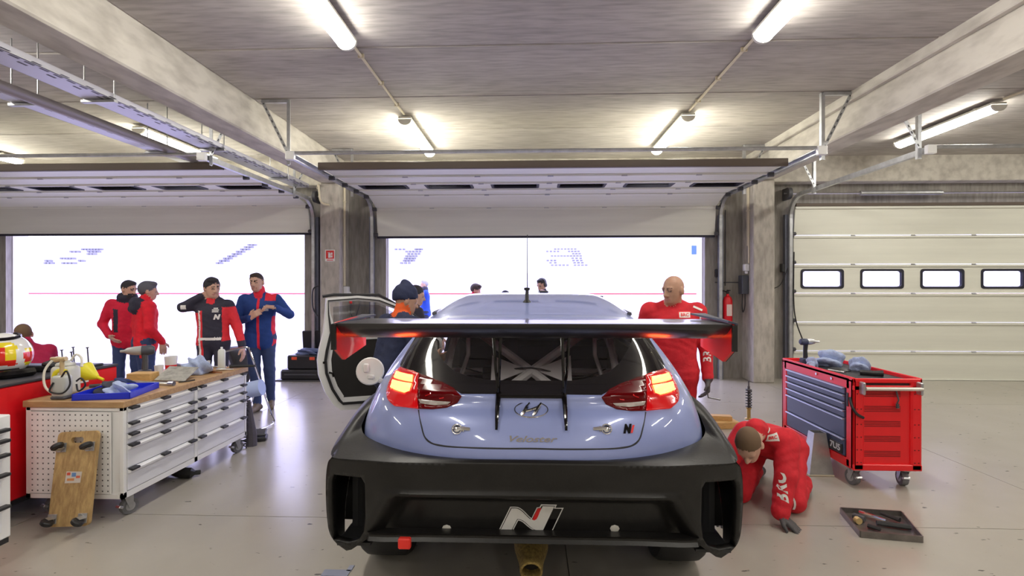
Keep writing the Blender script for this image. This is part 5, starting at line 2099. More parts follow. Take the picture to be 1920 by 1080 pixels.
# drawers on the side towards the car
lev = [(.235, .375), (.38, .54), (.545, .605), (.61, .67), (.675, .73), (.735, .79)]
for z0, z1 in lev:
    d = MB().b2((-hx - .004, .11, z0), (-hx + .02, tl - .11, z1), .004).build('drawer', m_dr, tt, 0)
    MB().b2((-hx - .020, .11, z1 - .014), (-hx - .002, tl - .11, z1 - .002), .003).build('grip_rail', mat('rail_silver', (.45, .50, .62), .3, .6), d, 0)
MB().b2((-hx - .012, .34, .262), (-hx - .003, .62, .30), .002).build('name_plate', m_dkgrey, tt, 0)
MB().b2((-hx - .014, .36, .272), (-hx - .011, .60, .29)).build('name_plate_print', mat('silver_print', (.55, .57, .62), .4), tt, 0)
MB().b2((-hx - .012, .13, .245), (-hx - .003, .31, .325), .003).build('emblem_plate', m_black, tt, 0)
letter('emblem_letters', '7U5', .07, mat('silver_print', (.55, .57, .62)), tt, frame((-hx - .0135, .22, .285), (0, -1, 0), (0, 0, 1)), 0, .001, .002, .14)
for y in (tl * .45, tl * .25):
    MB().cyl((-hx - .008, y, TZ1 - .055), (-hx + .002, y, TZ1 - .055), .012, n=10).build('lock', m_steel, tt)
# end panel with five perforated bands
MB().b2((-hx + .085, .020, TZ0 + .05), (hx - .085, .032, TZ1 - .09)).build('end_panel', m_tr, tt, 0)
m_hole = mat('hole_red_dark', (.16, .004, .006), .7)
for k in range(5):
    z = TZ0 + .11 + k * .118
    h = MB()
    for r in range(4):
        for c in range(30):
            x = -hx + .10 + c * (2 * hx - .20 - .06) / 29
            h.b2((x - .0035, .0185, z + r * .013 - .003), (x + .0035, .0205, z + r * .013 + .003))
    o = h.build('perforated_band', m_hole, tt, 0)
    o['kind'] = 'stuff'
h = MB()
for x in (-hx + .03, -hx + .06, hx - .06, hx - .03):
    for z in (.22, .32, .42, .52, .64, .76):
        h.b2((x - .005, -.0015, z - .004), (x + .005, .001, z + .004))
o = h.build('post_slots', m_hole, tt, 0)
o['kind'] = 'stuff'
MB().cyl((-hx + .06, -.055, TZ1 - .075), (hx - .04, -.055, TZ1 - .075), .014, n=12).build('push_bar', mat('bar_pale', (.70, .68, .62), .35, .3), tt)
for x in (-hx + .05, hx - .045):
    MB().box((x, -.032, TZ1 - .075), (.02, .065, .10), .008).build('bar_bracket', m_galv, tt, 0)
MB().tube([(.07, .01, TZ1 - .10), (.075, -.01, TZ1 - .17), (.07, .0, TZ1 - .2)], .006, 6).cyl((.07, -.005, TZ1 - .2), (.07, -.005, TZ1 - .235), .012, n=8).build('key', m_dkgrey, tt)
MB().tube([(-hx - .008, .03, TZ1 - .16), (-hx - .012, .0, TZ1 - .22), (-hx + .02, -.012, TZ1 - .28), (-hx + .07, -.015, TZ1 - .31)], .011, 6, smooth=4).build('cable_hook', m_black, tt)
MB().b2((-hx - .006, .06, TZ1 - .24), (-hx + .01, .085, TZ1 - .13), .004).build('hook_bracket', m_black, tt, 0)
for (x, y, a) in ((-hx + .08, .10, 100), (hx - .07, .10, 80), (-hx + .08, tl - .12, 95), (hx - .07, tl - .12, 95)):
    caster(tt, x, y, .062, .045, R(a), h=.156)
# on the trolley: driver, rags, grinder, torch
TT = TZ1 - .03
iw = thing('impact_driver', 'dark cordless impact driver standing upright on the red trolley', 'power tool', (2.66, 5.05, TT), R(100))
Mh = Matrix.Translation((0, 0, .215)) @ Matrix.Rotation(R(90), 4, 'X')
MB().lathe([(0, .13), (.009, .13), (.010, .09), (.02, .08), (.028, .04), (.030, .0)], Mh, 16).build('hammer_case', m_steel, iw)
MB().lathe([(.031, .0), (.033, -.03), (.030, -.06), (.020, -.07), (0, -.072)], Mh, 16).build('motor_housing', mat('driver_navy', (.04, .05, .10), .4), iw)
MB().tube([(0, .01, .20), (0, .016, .13), (0, .012, .05)], [.022, .019, .022], 10).build('grip', m_black, iw)
MB().b2((-.032, -.03, .0), (.032, .06, .06), .01).build('battery', mat('driver_navy', (.04, .05, .10)), iw, 0)
rag('cleaning_rag', 'pale blue rag heaped in the middle of the red trolley top', (2.81, 4.93, TT), (.11, .08), m_rag, 31, 'rags on the red trolley', .08)
rag('cleaning_rag', 'pale blue rag beside the black grinding disc on the red trolley', (2.93, 4.68, TT), (.07, .08), m_rag, 33, 'rags on the red trolley', .07)
rag('cleaning_rag', 'small pale blue rag at the foot of the dark driver', (2.62, 4.88, TT), (.04, .05), m_rag, 35, 'rags on the red trolley', .05)
gd = MB().lathe([(0, 0), (.085, 0), (.09, .008), (.06, .02), (0, .022)], None, 24)
o = gd.build('grinding_disc', m_black)
o.location = (2.75, 4.68, TT)
tag(o, 'black round disc lying on the red trolley', 'disc')
t = MB().tube([(2.62, 4.62, TT + .015), (2.66, 4.52, TT + .015), (2.68, 4.48, TT + .015)], [.008, .008, .012], 8)
tag(t.build('spanner', m_steel), 'steel spanner on the near edge of the red trolley top', 'tool')
t = MB().tube([(2.78, 4.44, TT + .023), (2.86, 4.39, TT + .023), (2.92, 4.36, TT + .027)], [.022, .022, .026], 12)
tag(t.build('torch', m_black), 'short black torch lying on the red trolley', 'torch')
# ------------------------------------------------------------------ steel cone stand
g = ground(1540, 893)
cs = thing('steel_stand', 'tapered bare steel axle stand open at the top beside the trolley', 'stand', (g.x, g.y + .06, 0))
b = MB()
b0 = [(-.10, -.07), (.10, -.07), (.10, .07), (-.10, .07)]
b1 = [(-.05, -.045), (.05, -.045), (.05, .045), (-.05, .045)]
vs = [(x, y, .012) for x, y in b0] + [(x, y, .36) for x, y in b1]
b.add(vs, [(0, 1, 5, 4), (1, 2, 6, 5), (2, 3, 7, 6), (3, 0, 4, 7)])
o = b.build('cone', mat('raw_steel', (.52, .52, .51), .38, .8, var=.2, vscale=8), cs, 0)
md = o.modifiers.new('thickness', 'SOLIDIFY')
md.thickness = .006
MB().b2((-.105, -.075, .0), (.105, .075, .014), .003).build('foot', mat('worn_foot', (.50, .45, .34), .6), cs, 0)
# ------------------------------------------------------------------ drip tray with hammer and tools
tq = [ground(1577, 963), ground(1614, 1008), ground(1730, 1018), ground(1690, 970)]
ctr = sum(tq, Vector()) / 4
ft = thing('drip_tray', 'shallow grey metal tray with tools on the floor', 'tray', ctr)
q = [p - ctr for p in tq]
b = MB()
b.add([(p.x, p.y, .002) for p in q] + [(p.x, p.y, .006) for p in q], [(3, 2, 1, 0), (4, 5, 6, 7)] + [(i, (i + 1) % 4, 4 + (i + 1) % 4, 4 + i) for i in range(4)])
for i in range(4):
    a, c = q[i], q[(i + 1) % 4]
    d = (c - a).normalized()
    n = Vector((d.y, -d.x, 0)) * .006
    h = Vector((0, 0, .042))
    b.add([a, c, c + n, a + n, a + h, c + h, c + n + h, a + n + h], [(3, 2, 1, 0), (4, 5, 6, 7), (0, 1, 5, 4), (1, 2, 6, 5), (2, 3, 7, 6), (3, 0, 4, 7)])
b.build('pan', mat('tray_metal', (.22, .20, .19), .35, .7, var=.25, vscale=10), ft, 0, fix=True)


def tl_(a, b_, r, m, name, label, cat, z=.02, extra=None):
    A, B = ground(*a), ground(*b_)
    A.z = B.z = z
    t = MB().tube([A, A.lerp(B, .5), B], r, 8)
    if extra:
        extra(t, A, B)
    return tag(t.build(name, m), label, cat)


tl_((1612, 968), (1662, 985), [.013, .013, .010], m_chrome, 'socket_wrench', 'chrome wrench lying in the floor tray', 'tool', .03)
tl_((1644, 988), (1708, 997), [.016, .018, .018], m_black, 'torque_wrench', 'black handled wrench along the near side of the floor tray', 'tool', .026)
tl_((1605, 976), (1622, 982), [.02, .02, .02], m_dkgrey, 'mallet', 'small mallet with a yellow end in the floor tray', 'tool', .028,
    lambda t, A, B: t.cyl(A, A - (B - A) * .25, .019, n=10))
tl_((1652, 971), (1688, 984), [.010, .012, .016], m_black, 'pliers', 'black pliers in the middle of the floor tray', 'tool', .03)
tl_((1628, 992), (1652, 1000), [.014, .014, .010], m_black, 'screwdriver', 'short black screwdriver in the floor tray', 'tool', .022)
o = MB().cyl(ground(1606, 974, .028), ground(1612, 978, .028), .022, n=12).build('mallet_cap', mat('tan_cap', (.62, .45, .2), .5))
o.parent = [x for x in bpy.data.objects if x.name == 'mallet'][0]
# ------------------------------------------------------------------ wooden blocks and coil-over damper beyond the car
g = ground(1362, 800)
for k, (dx, dy, z0, w_, d_, h_, a, lb) in enumerate(((0, 0, 0, .26, .22, .075, .1, 'lower wooden block of a small stack behind the race car'), (-.03, .02, .075, .22, .10, .05, -.15, 'upper wooden block of a small stack behind the race car'))):
    o = MB().box((0, 0, h_ / 2), (w_, d_, h_), .004).build('wood_block', mat('pine', (.62, .38, .14)))
    o.location = (g.x + dx - .02, g.y + dy, z0)
    o.rotation_euler = (0, 0, a)
    tag(o, lb, 'block', 'wooden blocks behind the car')
g = ground(1404, 786)
g.z = .0
da = thing('coilover_damper', 'upright coil spring damper standing on the floor near the trolley', 'damper', g)
MB().lathe([(0, 0), (.045, 0), (.045, .01), (.022, .02), (.022, .12), (.03, .125), (.03, .14), (0, .14)], None, 14).build('body', mat('brass_body', (.45, .32, .12), .35, .8), da)
MB().cyl((0, 0, .1), (0, 0, .40), .014, n=10).cyl((0, 0, .40), (0, 0, .46), .008, n=8).build('rod', m_dkgrey, da)
hp = [(.032 * math.cos(a), .032 * math.sin(a), .14 + .20 * a / (2 * PI * 6)) for a in [2 * PI * 6 * k / 96 for k in range(97)]]
MB().tube(hp, .0065, 6).build('spring', m_black, da)
MB().lathe([(0, .345), (.036, .345), (.036, .36), (.014, .37), (0, .372)], None, 14).build('top_seat', m_dkgrey, da)

# ------------------------------------------------------------------ flat offcut on the floor beside the car
g = ground(632, 1072)
o = MB().b2((-.075, -.05, 0), (.075, .012, .004)).b2((.05, .0, 0), (.078, .06, .004)).build('sheet_offcut', mat('offcut_grey', (.25, .27, .36), .5))
o.location = g
tag(o, 'small flat grey offcut lying on the floor behind the race car', 'offcut')
g = ground(325, 890)
o = MB().tube([(-.25, .1, .03), (-.05, .02, .035), (.12, -.02, .03), (.2, .03, .02)], [.02, .04, .045, .02], 8, smooth=4).build('cable_bag', m_black)
o.location = (-3.0, 4.2, .012)
tag(o, 'black cable bag lying on the floor under the workbench', 'bag')
# ------------------------------------------------------------------ people: one continuous surface each
def smin(a, b, k):
    h = np.clip(.5 + .5 * (b - a) / k, 0, 1)
    return b * (1 - h) + a * h - k * h * (1 - h)


class Body:
    def __init__(self, mats):
        self.p = []
        self.names = list(mats.keys())
        self.mats = [mats[n] for n in self.names]

    def cap(self, a, b, ra, rb, m, k=.025, sq=None):
        self.p.append(('c', np.array(a, float), np.array(b, float), ra, rb, self.names.index(m), k))

    def ell(self, c, r, m, Rm=None, k=.02, cut=None):
        """cut = (normal, offset) in the ellipsoid's frame: keeps dot(n, p) < offset"""
        self.p.append(('e', np.array(c, float), np.array(r, float), np.array(Rm if Rm is not None else np.eye(3), float), cut, self.names.index(m), k))

    def mesh(self, name, vox, noise=.0, paint=None, seed=0):
        lo = np.full(3, 1e9)
        hi = np.full(3, -1e9)
        for q in self.p:
            if q[0] == 'c':
                r = max(q[3], q[4])
                lo = np.minimum(lo, np.minimum(q[1], q[2]) - r)
                hi = np.maximum(hi, np.maximum(q[1], q[2]) + r)
            else:
                lo = np.minimum(lo, q[1] - q[2].max())
                hi = np.maximum(hi, q[1] + q[2].max())
        lo -= vox * 3
        hi += vox * 3
        n = np.ceil((hi - lo) / vox).astype(int) + 1
        ax = [lo[i] + vox * np.arange(n[i]) for i in range(3)]
        D = np.full(n, .5, np.float32)
        Rw = np.full(n, .5, np.float32)
        ID = np.zeros(n, np.int16)
        for q in self.p:
            if q[0] == 'c':
                a, b, ra, rb, mi, k = q[1:]
                r = max(ra, rb) + k + .04
                l, h = np.minimum(a, b) - r, np.maximum(a, b) + r
            else:
                c, rr, Rm, cut, mi, k = q[1:]
                r = rr.max() + k + .04
                l, h = c - r, c + r
            i0 = np.maximum(((l - lo) / vox).astype(int), 0)
            i1 = np.minimum(((h - lo) / vox).astype(int) + 2, n)
            sl = tuple(slice(i0[d], i1[d]) for d in range(3))
            X, Y, Z = np.meshgrid(ax[0][sl[0]], ax[1][sl[1]], ax[2][sl[2]], indexing='ij')
            if q[0] == 'c':
                ab = b - a
                L2 = max(ab.dot(ab), 1e-9)
                t = np.clip(((X - a[0]) * ab[0] + (Y - a[1]) * ab[1] + (Z - a[2]) * ab[2]) / L2, 0, 1)
                d = np.sqrt((X - a[0] - t * ab[0]) ** 2 + (Y - a[1] - t * ab[1]) ** 2 + (Z - a[2] - t * ab[2]) ** 2) - (ra + (rb - ra) * t)
            else:
                P = np.stack([X - c[0], Y - c[1], Z - c[2]], -1) @ Rm        # columns of Rm are the axes
                k0 = np.sqrt(((P / rr) ** 2).sum(-1))
                k1 = np.sqrt(((P / rr ** 2) ** 2).sum(-1)) + 1e-9
                d = k0 * (k0 - 1) / k1
                if cut is not None:
                    d = np.maximum(d, P @ np.array(cut[0]) - cut[1])
                    if len(cut) > 2:                       # carve an ellipsoid out (the face out of the hair)
                        Q = (P - np.array(cut[2])) / np.array(cut[3])
                        e0 = np.sqrt((Q ** 2).sum(-1))
                        d = np.maximum(d, (1 - e0) * min(cut[3]))
            if noise and self.names[mi] not in ('skin', 'eye', 'hair', 'lip', 'glove', 'white'):
                w = np.sin(X * 31 + 5 * np.sin(Z * 13 + seed)) * np.sin(Z * 37 + 4 * np.sin(Y * 17 + seed)) + .6 * np.sin(Y * 43 + Z * 19 + seed)
                d = d + noise * w
            d = d.astype(np.float32)
            m = d < Rw[sl]
            Rw[sl] = np.where(m, d, Rw[sl])
            ID[sl] = np.where(m, mi, ID[sl])
            D[sl] = smin(D[sl], d, k)
        # naive surface nets
        s = D < 0
        nx, ny, nz = n - 1
        corners = [(i, j, k) for i in (0, 1) for j in (0, 1) for k in (0, 1)]
        cnt = sum(s[i:i + nx, j:j + ny, k:k + nz].astype(np.int8) for i, j, k in corners)
        act = (cnt > 0) & (cnt < 8)
        I, J, K = np.nonzero(act)
        acc = np.zeros((len(I), 3))
        num = np.zeros(len(I))
        for a in corners:
            for d in range(3):
                if a[d]:
                    continue
                b = list(a)
                b[d] = 1
                v0 = D[I + a[0], J + a[1], K + a[2]]
                v1 = D[I + b[0], J + b[1], K + b[2]]
                x = (v0 < 0) != (v1 < 0)
                t = np.where(x, v0 / np.where(x, v0 - v1, 1), 0)
                p = np.zeros((len(I), 3)) + np.array(a)
                p[:, d] += t
                acc += p * x[:, None]
                num += x
        V = lo + vox * (np.stack([I, J, K], -1) + acc / num[:, None])
        vid = -np.ones((nx, ny, nz), np.int32)
        vid[I, J, K] = np.arange(len(I))
        F_ = []
        for d in range(3):
            e = [1, 2, 0][d]
            f = [2, 0, 1][d]
            a = s
            sh = [slice(None)] * 3
            sh2 = [slice(None)] * 3
            sh[d] = slice(0, n[d] - 1)
            sh2[d] = slice(1, n[d])
            A, B = s[tuple(sh)], s[tuple(sh2)]
            for flip in (0, 1):
                m = (A & ~B) if not flip else (~A & B)
                q = np.stack(np.nonzero(m), -1)
                ok = (q[:, e] > 0) & (q[:, f] > 0) & (q[:, e] < n[e] - 1) & (q[:, f] < n[f] - 1)
                q = q[ok]
                de, df = np.zeros(3, int), np.zeros(3, int)
                de[e], df[f] = 1, 1
                g = [q - de - df, q - df, q, q - de]
                qs = np.stack([vid[tuple(x.T)] for x in g], -1)
                F_.append(qs if not flip else qs[:, ::-1])
        Fc = np.concatenate(F_)
        Fc = Fc[(Fc >= 0).all(1)]
        # material by nearest shape
        ii = np.clip(np.round((V - lo) / vox).astype(int), 0, n - 1)
        vm = ID[ii[:, 0], ii[:, 1], ii[:, 2]]
        if paint:
            vm = paint(V, vm, self.names)
        fm = vm[Fc[:, 2]]
        me = bpy.data.meshes.new(name)
        me.vertices.add(len(V))
        me.vertices.foreach_set('co', V.astype(np.float32).ravel())
        me.loops.add(len(Fc) * 4)
        me.loops.foreach_set('vertex_index', Fc.astype(np.int32).ravel())
        me.polygons.add(len(Fc))
        me.polygons.foreach_set('loop_start', np.arange(len(Fc), dtype=np.int32) * 4)
        me.polygons.foreach_set('loop_total', np.full(len(Fc), 4, np.int32))
        me.update(calc_edges=True)
        me.polygons.foreach_set('material_index', fm.astype(np.int32))
        me.polygons.foreach_set('use_smooth', np.ones(len(Fc), bool))
        for m in self.mats:
            me.materials.append(m)
        me.validate()
        return me


def V3(*a):
    return np.array(a, float)


def unit(v):
    return v / (np.linalg.norm(v) + 1e-12)


def hand(B, w, d, pn, side, curl, m, size=1., spread=.0):
    """palm from wrist w along d; pn = palm normal; four fingers and a thumb"""
    d = unit(np.array(d, float))
    pn = np.array(pn, float)
    pn = unit(pn - d * pn.dot(d))
    lat = np.cross(d, pn) * side                # towards the thumb
    s = size
    for o in (-.028, -.009, .010, .028):
        B.cap(w + lat * o * s * .55, w + d * .088 * s + lat * o * s, .018 * s, .0145 * s, m, .010)
    for o, L in ((.030, .070), (.010, .080), (-.010, .075), (-.029, .058)):
        p = w + d * .088 * s + lat * o * s
        a = curl * .35
        for seg, (f, r0, r1) in enumerate(((.45, .0105, .010), (.32, .010, .0092), (.23, .0092, .0078))):
            a2 = a + curl * (.55 + .35 * seg)
            v = unit(d * math.cos(a2) + pn * math.sin(a2) + lat * spread * o * 12)
            q = p + v * L * f * s * 1.05
            B.cap(p, q, r0 * s, r1 * s, m, .004)
            p = q
    p = w + d * .022 * s + lat * .026 * s
    q = p + unit(d * .62 + lat * .72 + pn * .25) * .045 * s
    B.cap(p, q, .016 * s, .013 * s, m, .008)
    r = q + unit(d * .85 + lat * .25 + pn * (.25 + .3 * curl)) * .034 * s
    B.cap(q, r, .0125 * s, .0095 * s, m, .004)


def head(B, c, f, up, hair='short', beard=False, glasses=False, scale=1., brow='hair'):
    f = unit(np.array(f, float))
    up = np.array(up, float)
    up = unit(up - f * up.dot(f))
    rt = np.cross(f, up)
    Rm = np.stack([rt, f, up], -1)
    g = lambda x, y, z: c + (rt * x + f * y + up * z) * scale
    S_ = scale
    B.ell(g(0, -.008, .028), V3(.076, .096, .092) * S_, 'skin', Rm, .02)
    B.ell(g(0, .022, -.030), V3(.064, .070, .082) * S_, 'skin', Rm, .03)
    B.ell(g(0, .052, -.082), V3(.040, .036, .030) * S_, 'skin', Rm, .03)
    B.cap(g(-.034, .072, .022), g(.034, .072, .022), .018 * S_, .018 * S_, 'skin', .012)
    B.cap(g(0, .088, .012), g(0, .108, -.030), .009 * S_, .0145 * S_, 'skin', .008)
    B.cap(g(-.012, .096, -.034), g(.012, .096, -.034), .010 * S_, .010 * S_, 'skin', .006)
    for s in (-1, 1):
        B.ell(g(s * .080, -.012, -.008), V3(.012, .022, .034) * S_, 'skin', Rm, .008)
        B.ell(g(s * .032, .081, .006), V3(.0115, .0085, .0065) * S_, 'eye', Rm, .003)
        if brow:
            B.cap(g(s * .018, .091, .028), g(s * .046, .082, .030), .0048 * S_, .004 * S_, brow, .003)
    B.cap(g(-.022, .086, -.062), g(.022, .086, -.062), .0075 * S_, .0075 * S_, 'lip', .004)
    if beard:
        B.ell(g(0, .040, -.070), V3(.060, .058, .056) * S_, 'hair', Rm, .006, ((0, -.35, .94), .018 * S_))
    n = V3(0, .532, -.847)
    if hair == 'short':
        B.ell(g(0, -.012, .034), V3(.082, .101, .098) * S_, 'hair', Rm, .005, ((0, .6, -.8), .022, (0, .090, -.040), (.064, .085, .080)))
        B.ell(g(0, .034, .096), V3(.058, .050, .030) * S_, 'hair', Rm, .012)
    elif hair == 'full':
        B.ell(g(0, -.018, .030), V3(.089, .108, .106) * S_, 'hair', Rm, .006, ((0, .6, -.8), .034, (0, .098, -.045), (.066, .088, .082)))
        B.ell(g(.012, .034, .100), V3(.064, .056, .034) * S_, 'hair', Rm, .015)
    elif hair == 'buzz':
        B.ell(g(0, -.010, .030), V3(.0785, .0985, .0945) * S_, 'hair', Rm, .004, ((0, .6, -.8), .020, (0, .085, -.035), (.062, .085, .080)))
    elif hair == 'beanie':
        B.ell(g(0, -.018, .046), V3(.094, .113, .118) * S_, 'hat', Rm, .006, ((0, .30, -.95), .034 * S_))
        B.cap(g(0, -.03, .15), g(0, -.05, .16), .03 * S_, .028 * S_, 'hat', .03)
    elif hair == 'cap':
        B.ell(g(0, -.014, .040), V3(.088, .106, .100) * S_, 'hat', Rm, .006, ((0, .1, -.995), -.006 * S_))
        B.ell(g(0, .115, .035), V3(.065, .065, .010) * S_, 'hat', Rm, .008)
    return g, Rm


DEF = dict(hips=(0, 0, .92), hw=.092, chest=(0, 0, 1.40), sw=.185, neck=(0, .0, 1.475), head=(0, .025, 1.615),
           knR=(.10, .02, .50), knL=(-.10, .02, .50), anR=(.11, -.03, .085), anL=(-.11, -.03, .085), toeR=(.14, .14, .04), toeL=(-.14, .14, .04),
           elR=(.255, -.02, 1.13), elL=(-.255, -.02, 1.13), wrR=(.265, .06, .88), wrL=(-.265, .06, .88),
           hdR=(0, .1, -1), hdL=(0, .1, -1), pnR=(-1, 0, 0), pnL=(1, 0, 0), curlR=.35, curlL=.35, face=(0, 1, 0), up=(0, 0, 1), lean=None)


def person(name, label, loc, rz, style, pose, mats, vox=.009, paint=None, noise=.0022, seed=0, bulk=1.):
    J = dict(DEF)
    J.update(pose)
    for k in list(J):
        if isinstance(J[k], (tuple, list)):
            J[k] = V3(*J[k])
    B = Body(mats)
    # shoulders and hips
    if 'shR' not in J:
        J['shR'] = J['chest'] + V3(J['sw'], 0, 0)
        J['shL'] = J['chest'] + V3(-J['sw'], 0, 0)
    if 'hipR' not in J:
        J['hipR'] = J['hips'] + V3(J['hw'], 0, 0)
        J['hipL'] = J['hips'] + V3(-J['hw'], 0, 0)
    shR, shL, hpR, hpL = J['shR'], J['shL'], J['hipR'], J['hipL']
    cm, hm = (shR + shL) / 2, (hpR + hpL) / 2
    ax = unit(cm - hm)
    lat = unit(shR - shL)
    fw = np.cross(ax, lat) * -1
    fw = unit(np.cross(ax, lat)) if np.dot(unit(np.cross(ax, lat)), J['face']) > 0 else -unit(np.cross(ax, lat))
    u = bulk
    top = 'top'
    B.cap(shL + lat * .025, shR - lat * .025, .070 * u, .070 * u, top, .04)
    TL = np.linalg.norm(cm - hm)
    for s in (-1, 1):
        B.cap(cm + lat * s * .090 - ax * .09 + fw * .012, hm + lat * s * .070 + ax * .14, .108 * u, .098 * u, top, .05)
        B.cap(cm + lat * s * .060 + ax * .045, J['neck'], .060, .052, top, .04)
    B.cap(cm - ax * .10 + fw * .015, hm + ax * .12 + fw * .02 * u, .115 * u, .112 * u, top, .05)
    hem = style.get('hem', .02)
    for s in (-1, 1):
        B.cap(hm + lat * s * .068 + ax * .16, hm + lat * s * .066 - ax * hem, .106 * u, .120 * u, top, .03)
    B.cap(hpL, hpR, .100 * u, .100 * u, 'bottom', .04)
    B.cap(hm - fw * .045, hm - fw * .05 - ax * .05, .09, .09, 'bottom', .04)
    lr = style.get('leg', 1.)
    for s in 'RL':
        hp, kn, an, toe = J['hip' + s], J['kn' + s], J['an' + s], J['toe' + s]
        B.cap(hp - unit(hp - kn) * .02, kn, .092 * u, .066 * lr, 'bottom', .03)
        B.cap(kn, an + (kn - an) * .08, .066 * lr, .052 * lr, 'bottom', .03)
        B.cap(kn + (an - kn) * .25 - unit(toe - an) * .015, kn + (an - kn) * .5 - unit(toe - an) * .01, .058, .05, 'bottom', .03)
        hl = an - unit(toe - an) * .055
        hl = V3(hl[0], hl[1], toe[2] + .002)
        B.cap(hl, toe, .040, .036, 'shoe', .02)
        B.cap(an, (hl + toe) / 2 + V3(0, 0, .015), .045, .040, 'shoe', .02)
        sh, el, wr = J['sh' + s], J['el' + s], J['wr' + s]
        arm = style.get('sleeve', 'top')
        ar = style.get('armr', 1.)
        B.cap(sh, el, .072 * u * (.5 + .5 * ar), .056 * ar, arm, .03)
        B.cap(el, wr - unit(wr - el) * .02, .056 * ar, .044 * ar, arm, .02)
        B.cap(wr - unit(wr - el) * .035, wr - unit(wr - el) * .012, .042, .041, style.get('cuff', arm), .008)
        gl = style.get('glove', 'skin')
        B.cap(wr - unit(wr - el) * .03, wr + unit(np.array(J['hd' + s])) * .01, .030, .026, gl, .01)
        if not (style.get('nohand') and s in style['nohand']):
            hand(B, wr, J['hd' + s], J['pn' + s], style.get('flip' + s, 1) * (1 if s == 'R' else -1), J['curl' + s], gl, 1.05, style.get('spread', .1))
    # neck, collar and head
    B.cap(J['neck'] - ax * .02, J['head'] - unit(J['up']) * .05 - unit(J['face']) * .015, .058, .054, 'skin', .025)
    B.cap(J['neck'] - ax * .015, J['neck'] + ax * style.get('collar_h', .035), .074, .066, style.get('collar', 'top'), .012)
    g, Rm = head(B, J['head'], J['face'], J['up'], style.get('hair', 'short'), style.get('beard', False), brow=style.get('brow', 'hair'))
    for extra in style.get('extra', []):
        extra(B, J, g, Rm)
    me = B.mesh(name, vox, noise, paint, seed)
    o = bpy.data.objects.new(name, me)
    COL.objects.link(o)
    o.location = loc
    o.rotation_euler = (0, 0, rz)
    tag(o, label, 'person')
    return o, J, g


def decal(parent, name, verts, faces, M, m, off=.003, tree=None, back=.25):
    """projects a flat mesh along -z of M onto the parent's surface"""
    me = parent.data
    tree = tree or BVHTree.FromPolygons([v.co for v in me.vertices], [p.vertices for p in me.polygons])
    Rz = M.to_3x3()
    d = -(Rz @ Vector((0, 0, 1)))
    out = []
    for v in verts:
        p = M @ Vector(v)
        hit = tree.ray_cast(p - d * back, d, .6)
        out.append((hit[0] - d * off) if hit[0] is not None else None)
    b = MB()
    ok = [f for f in faces if all(out[i] is not None for i in f) and max(abs((out[i] - out[j]).dot(d)) for i in f for j in f) < .07]
    b.add([p if p is not None else Vector((0, 0, 1)) for p in out], ok)
    used = sorted({i for f in b.f for i in f})
    mp = {i: k for k, i in enumerate(used)}
    b.v = [b.v[i] for i in used]
    b.f = [[mp[i] for i in f] for f in b.f]
    return b.build(name, m, parent, 60), tree


def patch_grid(w, h, n=6, k=4):
    vs = [(-w / 2 + w * i / n, -h / 2 + h * j / k, 0) for j in range(k + 1) for i in range(n + 1)]
    fs = [(j * (n + 1) + i, j * (n + 1) + i + 1, (j + 1) * (n + 1) + i + 1, (j + 1) * (n + 1) + i) for j in range(k) for i in range(n)]
    return vs, fs


def cloth(name, c, rough=.8):
    return mat(name, c, rough, var=.12, vscale=18, bump=.35, bscale=38)


m_skin = mat('skin', (.60, .36, .27), .5, var=.10, vscale=25)
m_skin2 = mat('skin_tan', (.50, .28, .19), .5, var=.10, vscale=25)
m_eye = mat('eye_dark', (.20, .13, .11), .3)
m_lip = mat('lips', (.46, .20, .17), .5)
m_hairb = mat('hair_dark_brown', (.045, .028, .022), .7, bump=.5, bscale=160)
m_haird = mat('hair_black', (.025, .022, .028), .7, bump=.5, bscale=160)
m_hairs = mat('hair_stubble', (.15, .09, .05), .8)
m_hairg = mat('hair_grey', (.40, .39, .42), .7, bump=.5, bscale=160)
m_redc = cloth('red_overall', (.62, .012, .025))
m_redj = cloth('red_jacket', (.70, .010, .05))
m_jean = cloth('blue_jeans', (.035, .06, .16))
m_navy = cloth('navy_fleece', (.018, .025, .07))
m_bjac = cloth('royal_blue_jacket', (.012, .05, .24))
m_suit = cloth('dark_race_suit', (.030, .028, .050))
m_glov = cloth('grey_glove', (.085, .08, .085))
m_wht = mat('print_white', (.82, .80, .78), .6)
m_shoe = mat('brown_shoe', (.17, .13, .09), .6)
m_orange = cloth('orange_fleece', (.85, .12, .02))
m_scarf = cloth('dark_scarf', (.03, .03, .055))


def base_mats(**k):
    d = dict(skin=m_skin, eye=m_eye, lip=m_lip, hair=m_hairb, top=m_redc, bottom=m_redc, shoe=m_black, glove=m_glov, hat=m_navy, collar=m_redc, white=m_wht, extra=m_dkgrey)
    d.update(k)
    return d


def W(u, v, depth):
    """world point at pixel (u, v) at a distance along the optical axis"""
    a, b = (u - 960) / F, -(v - 538) / F
    c, s = math.cos(YAW), math.sin(YAW)
    return V3((a * c - s) * depth, (a * s + c) * depth, CAM_H + b * depth)


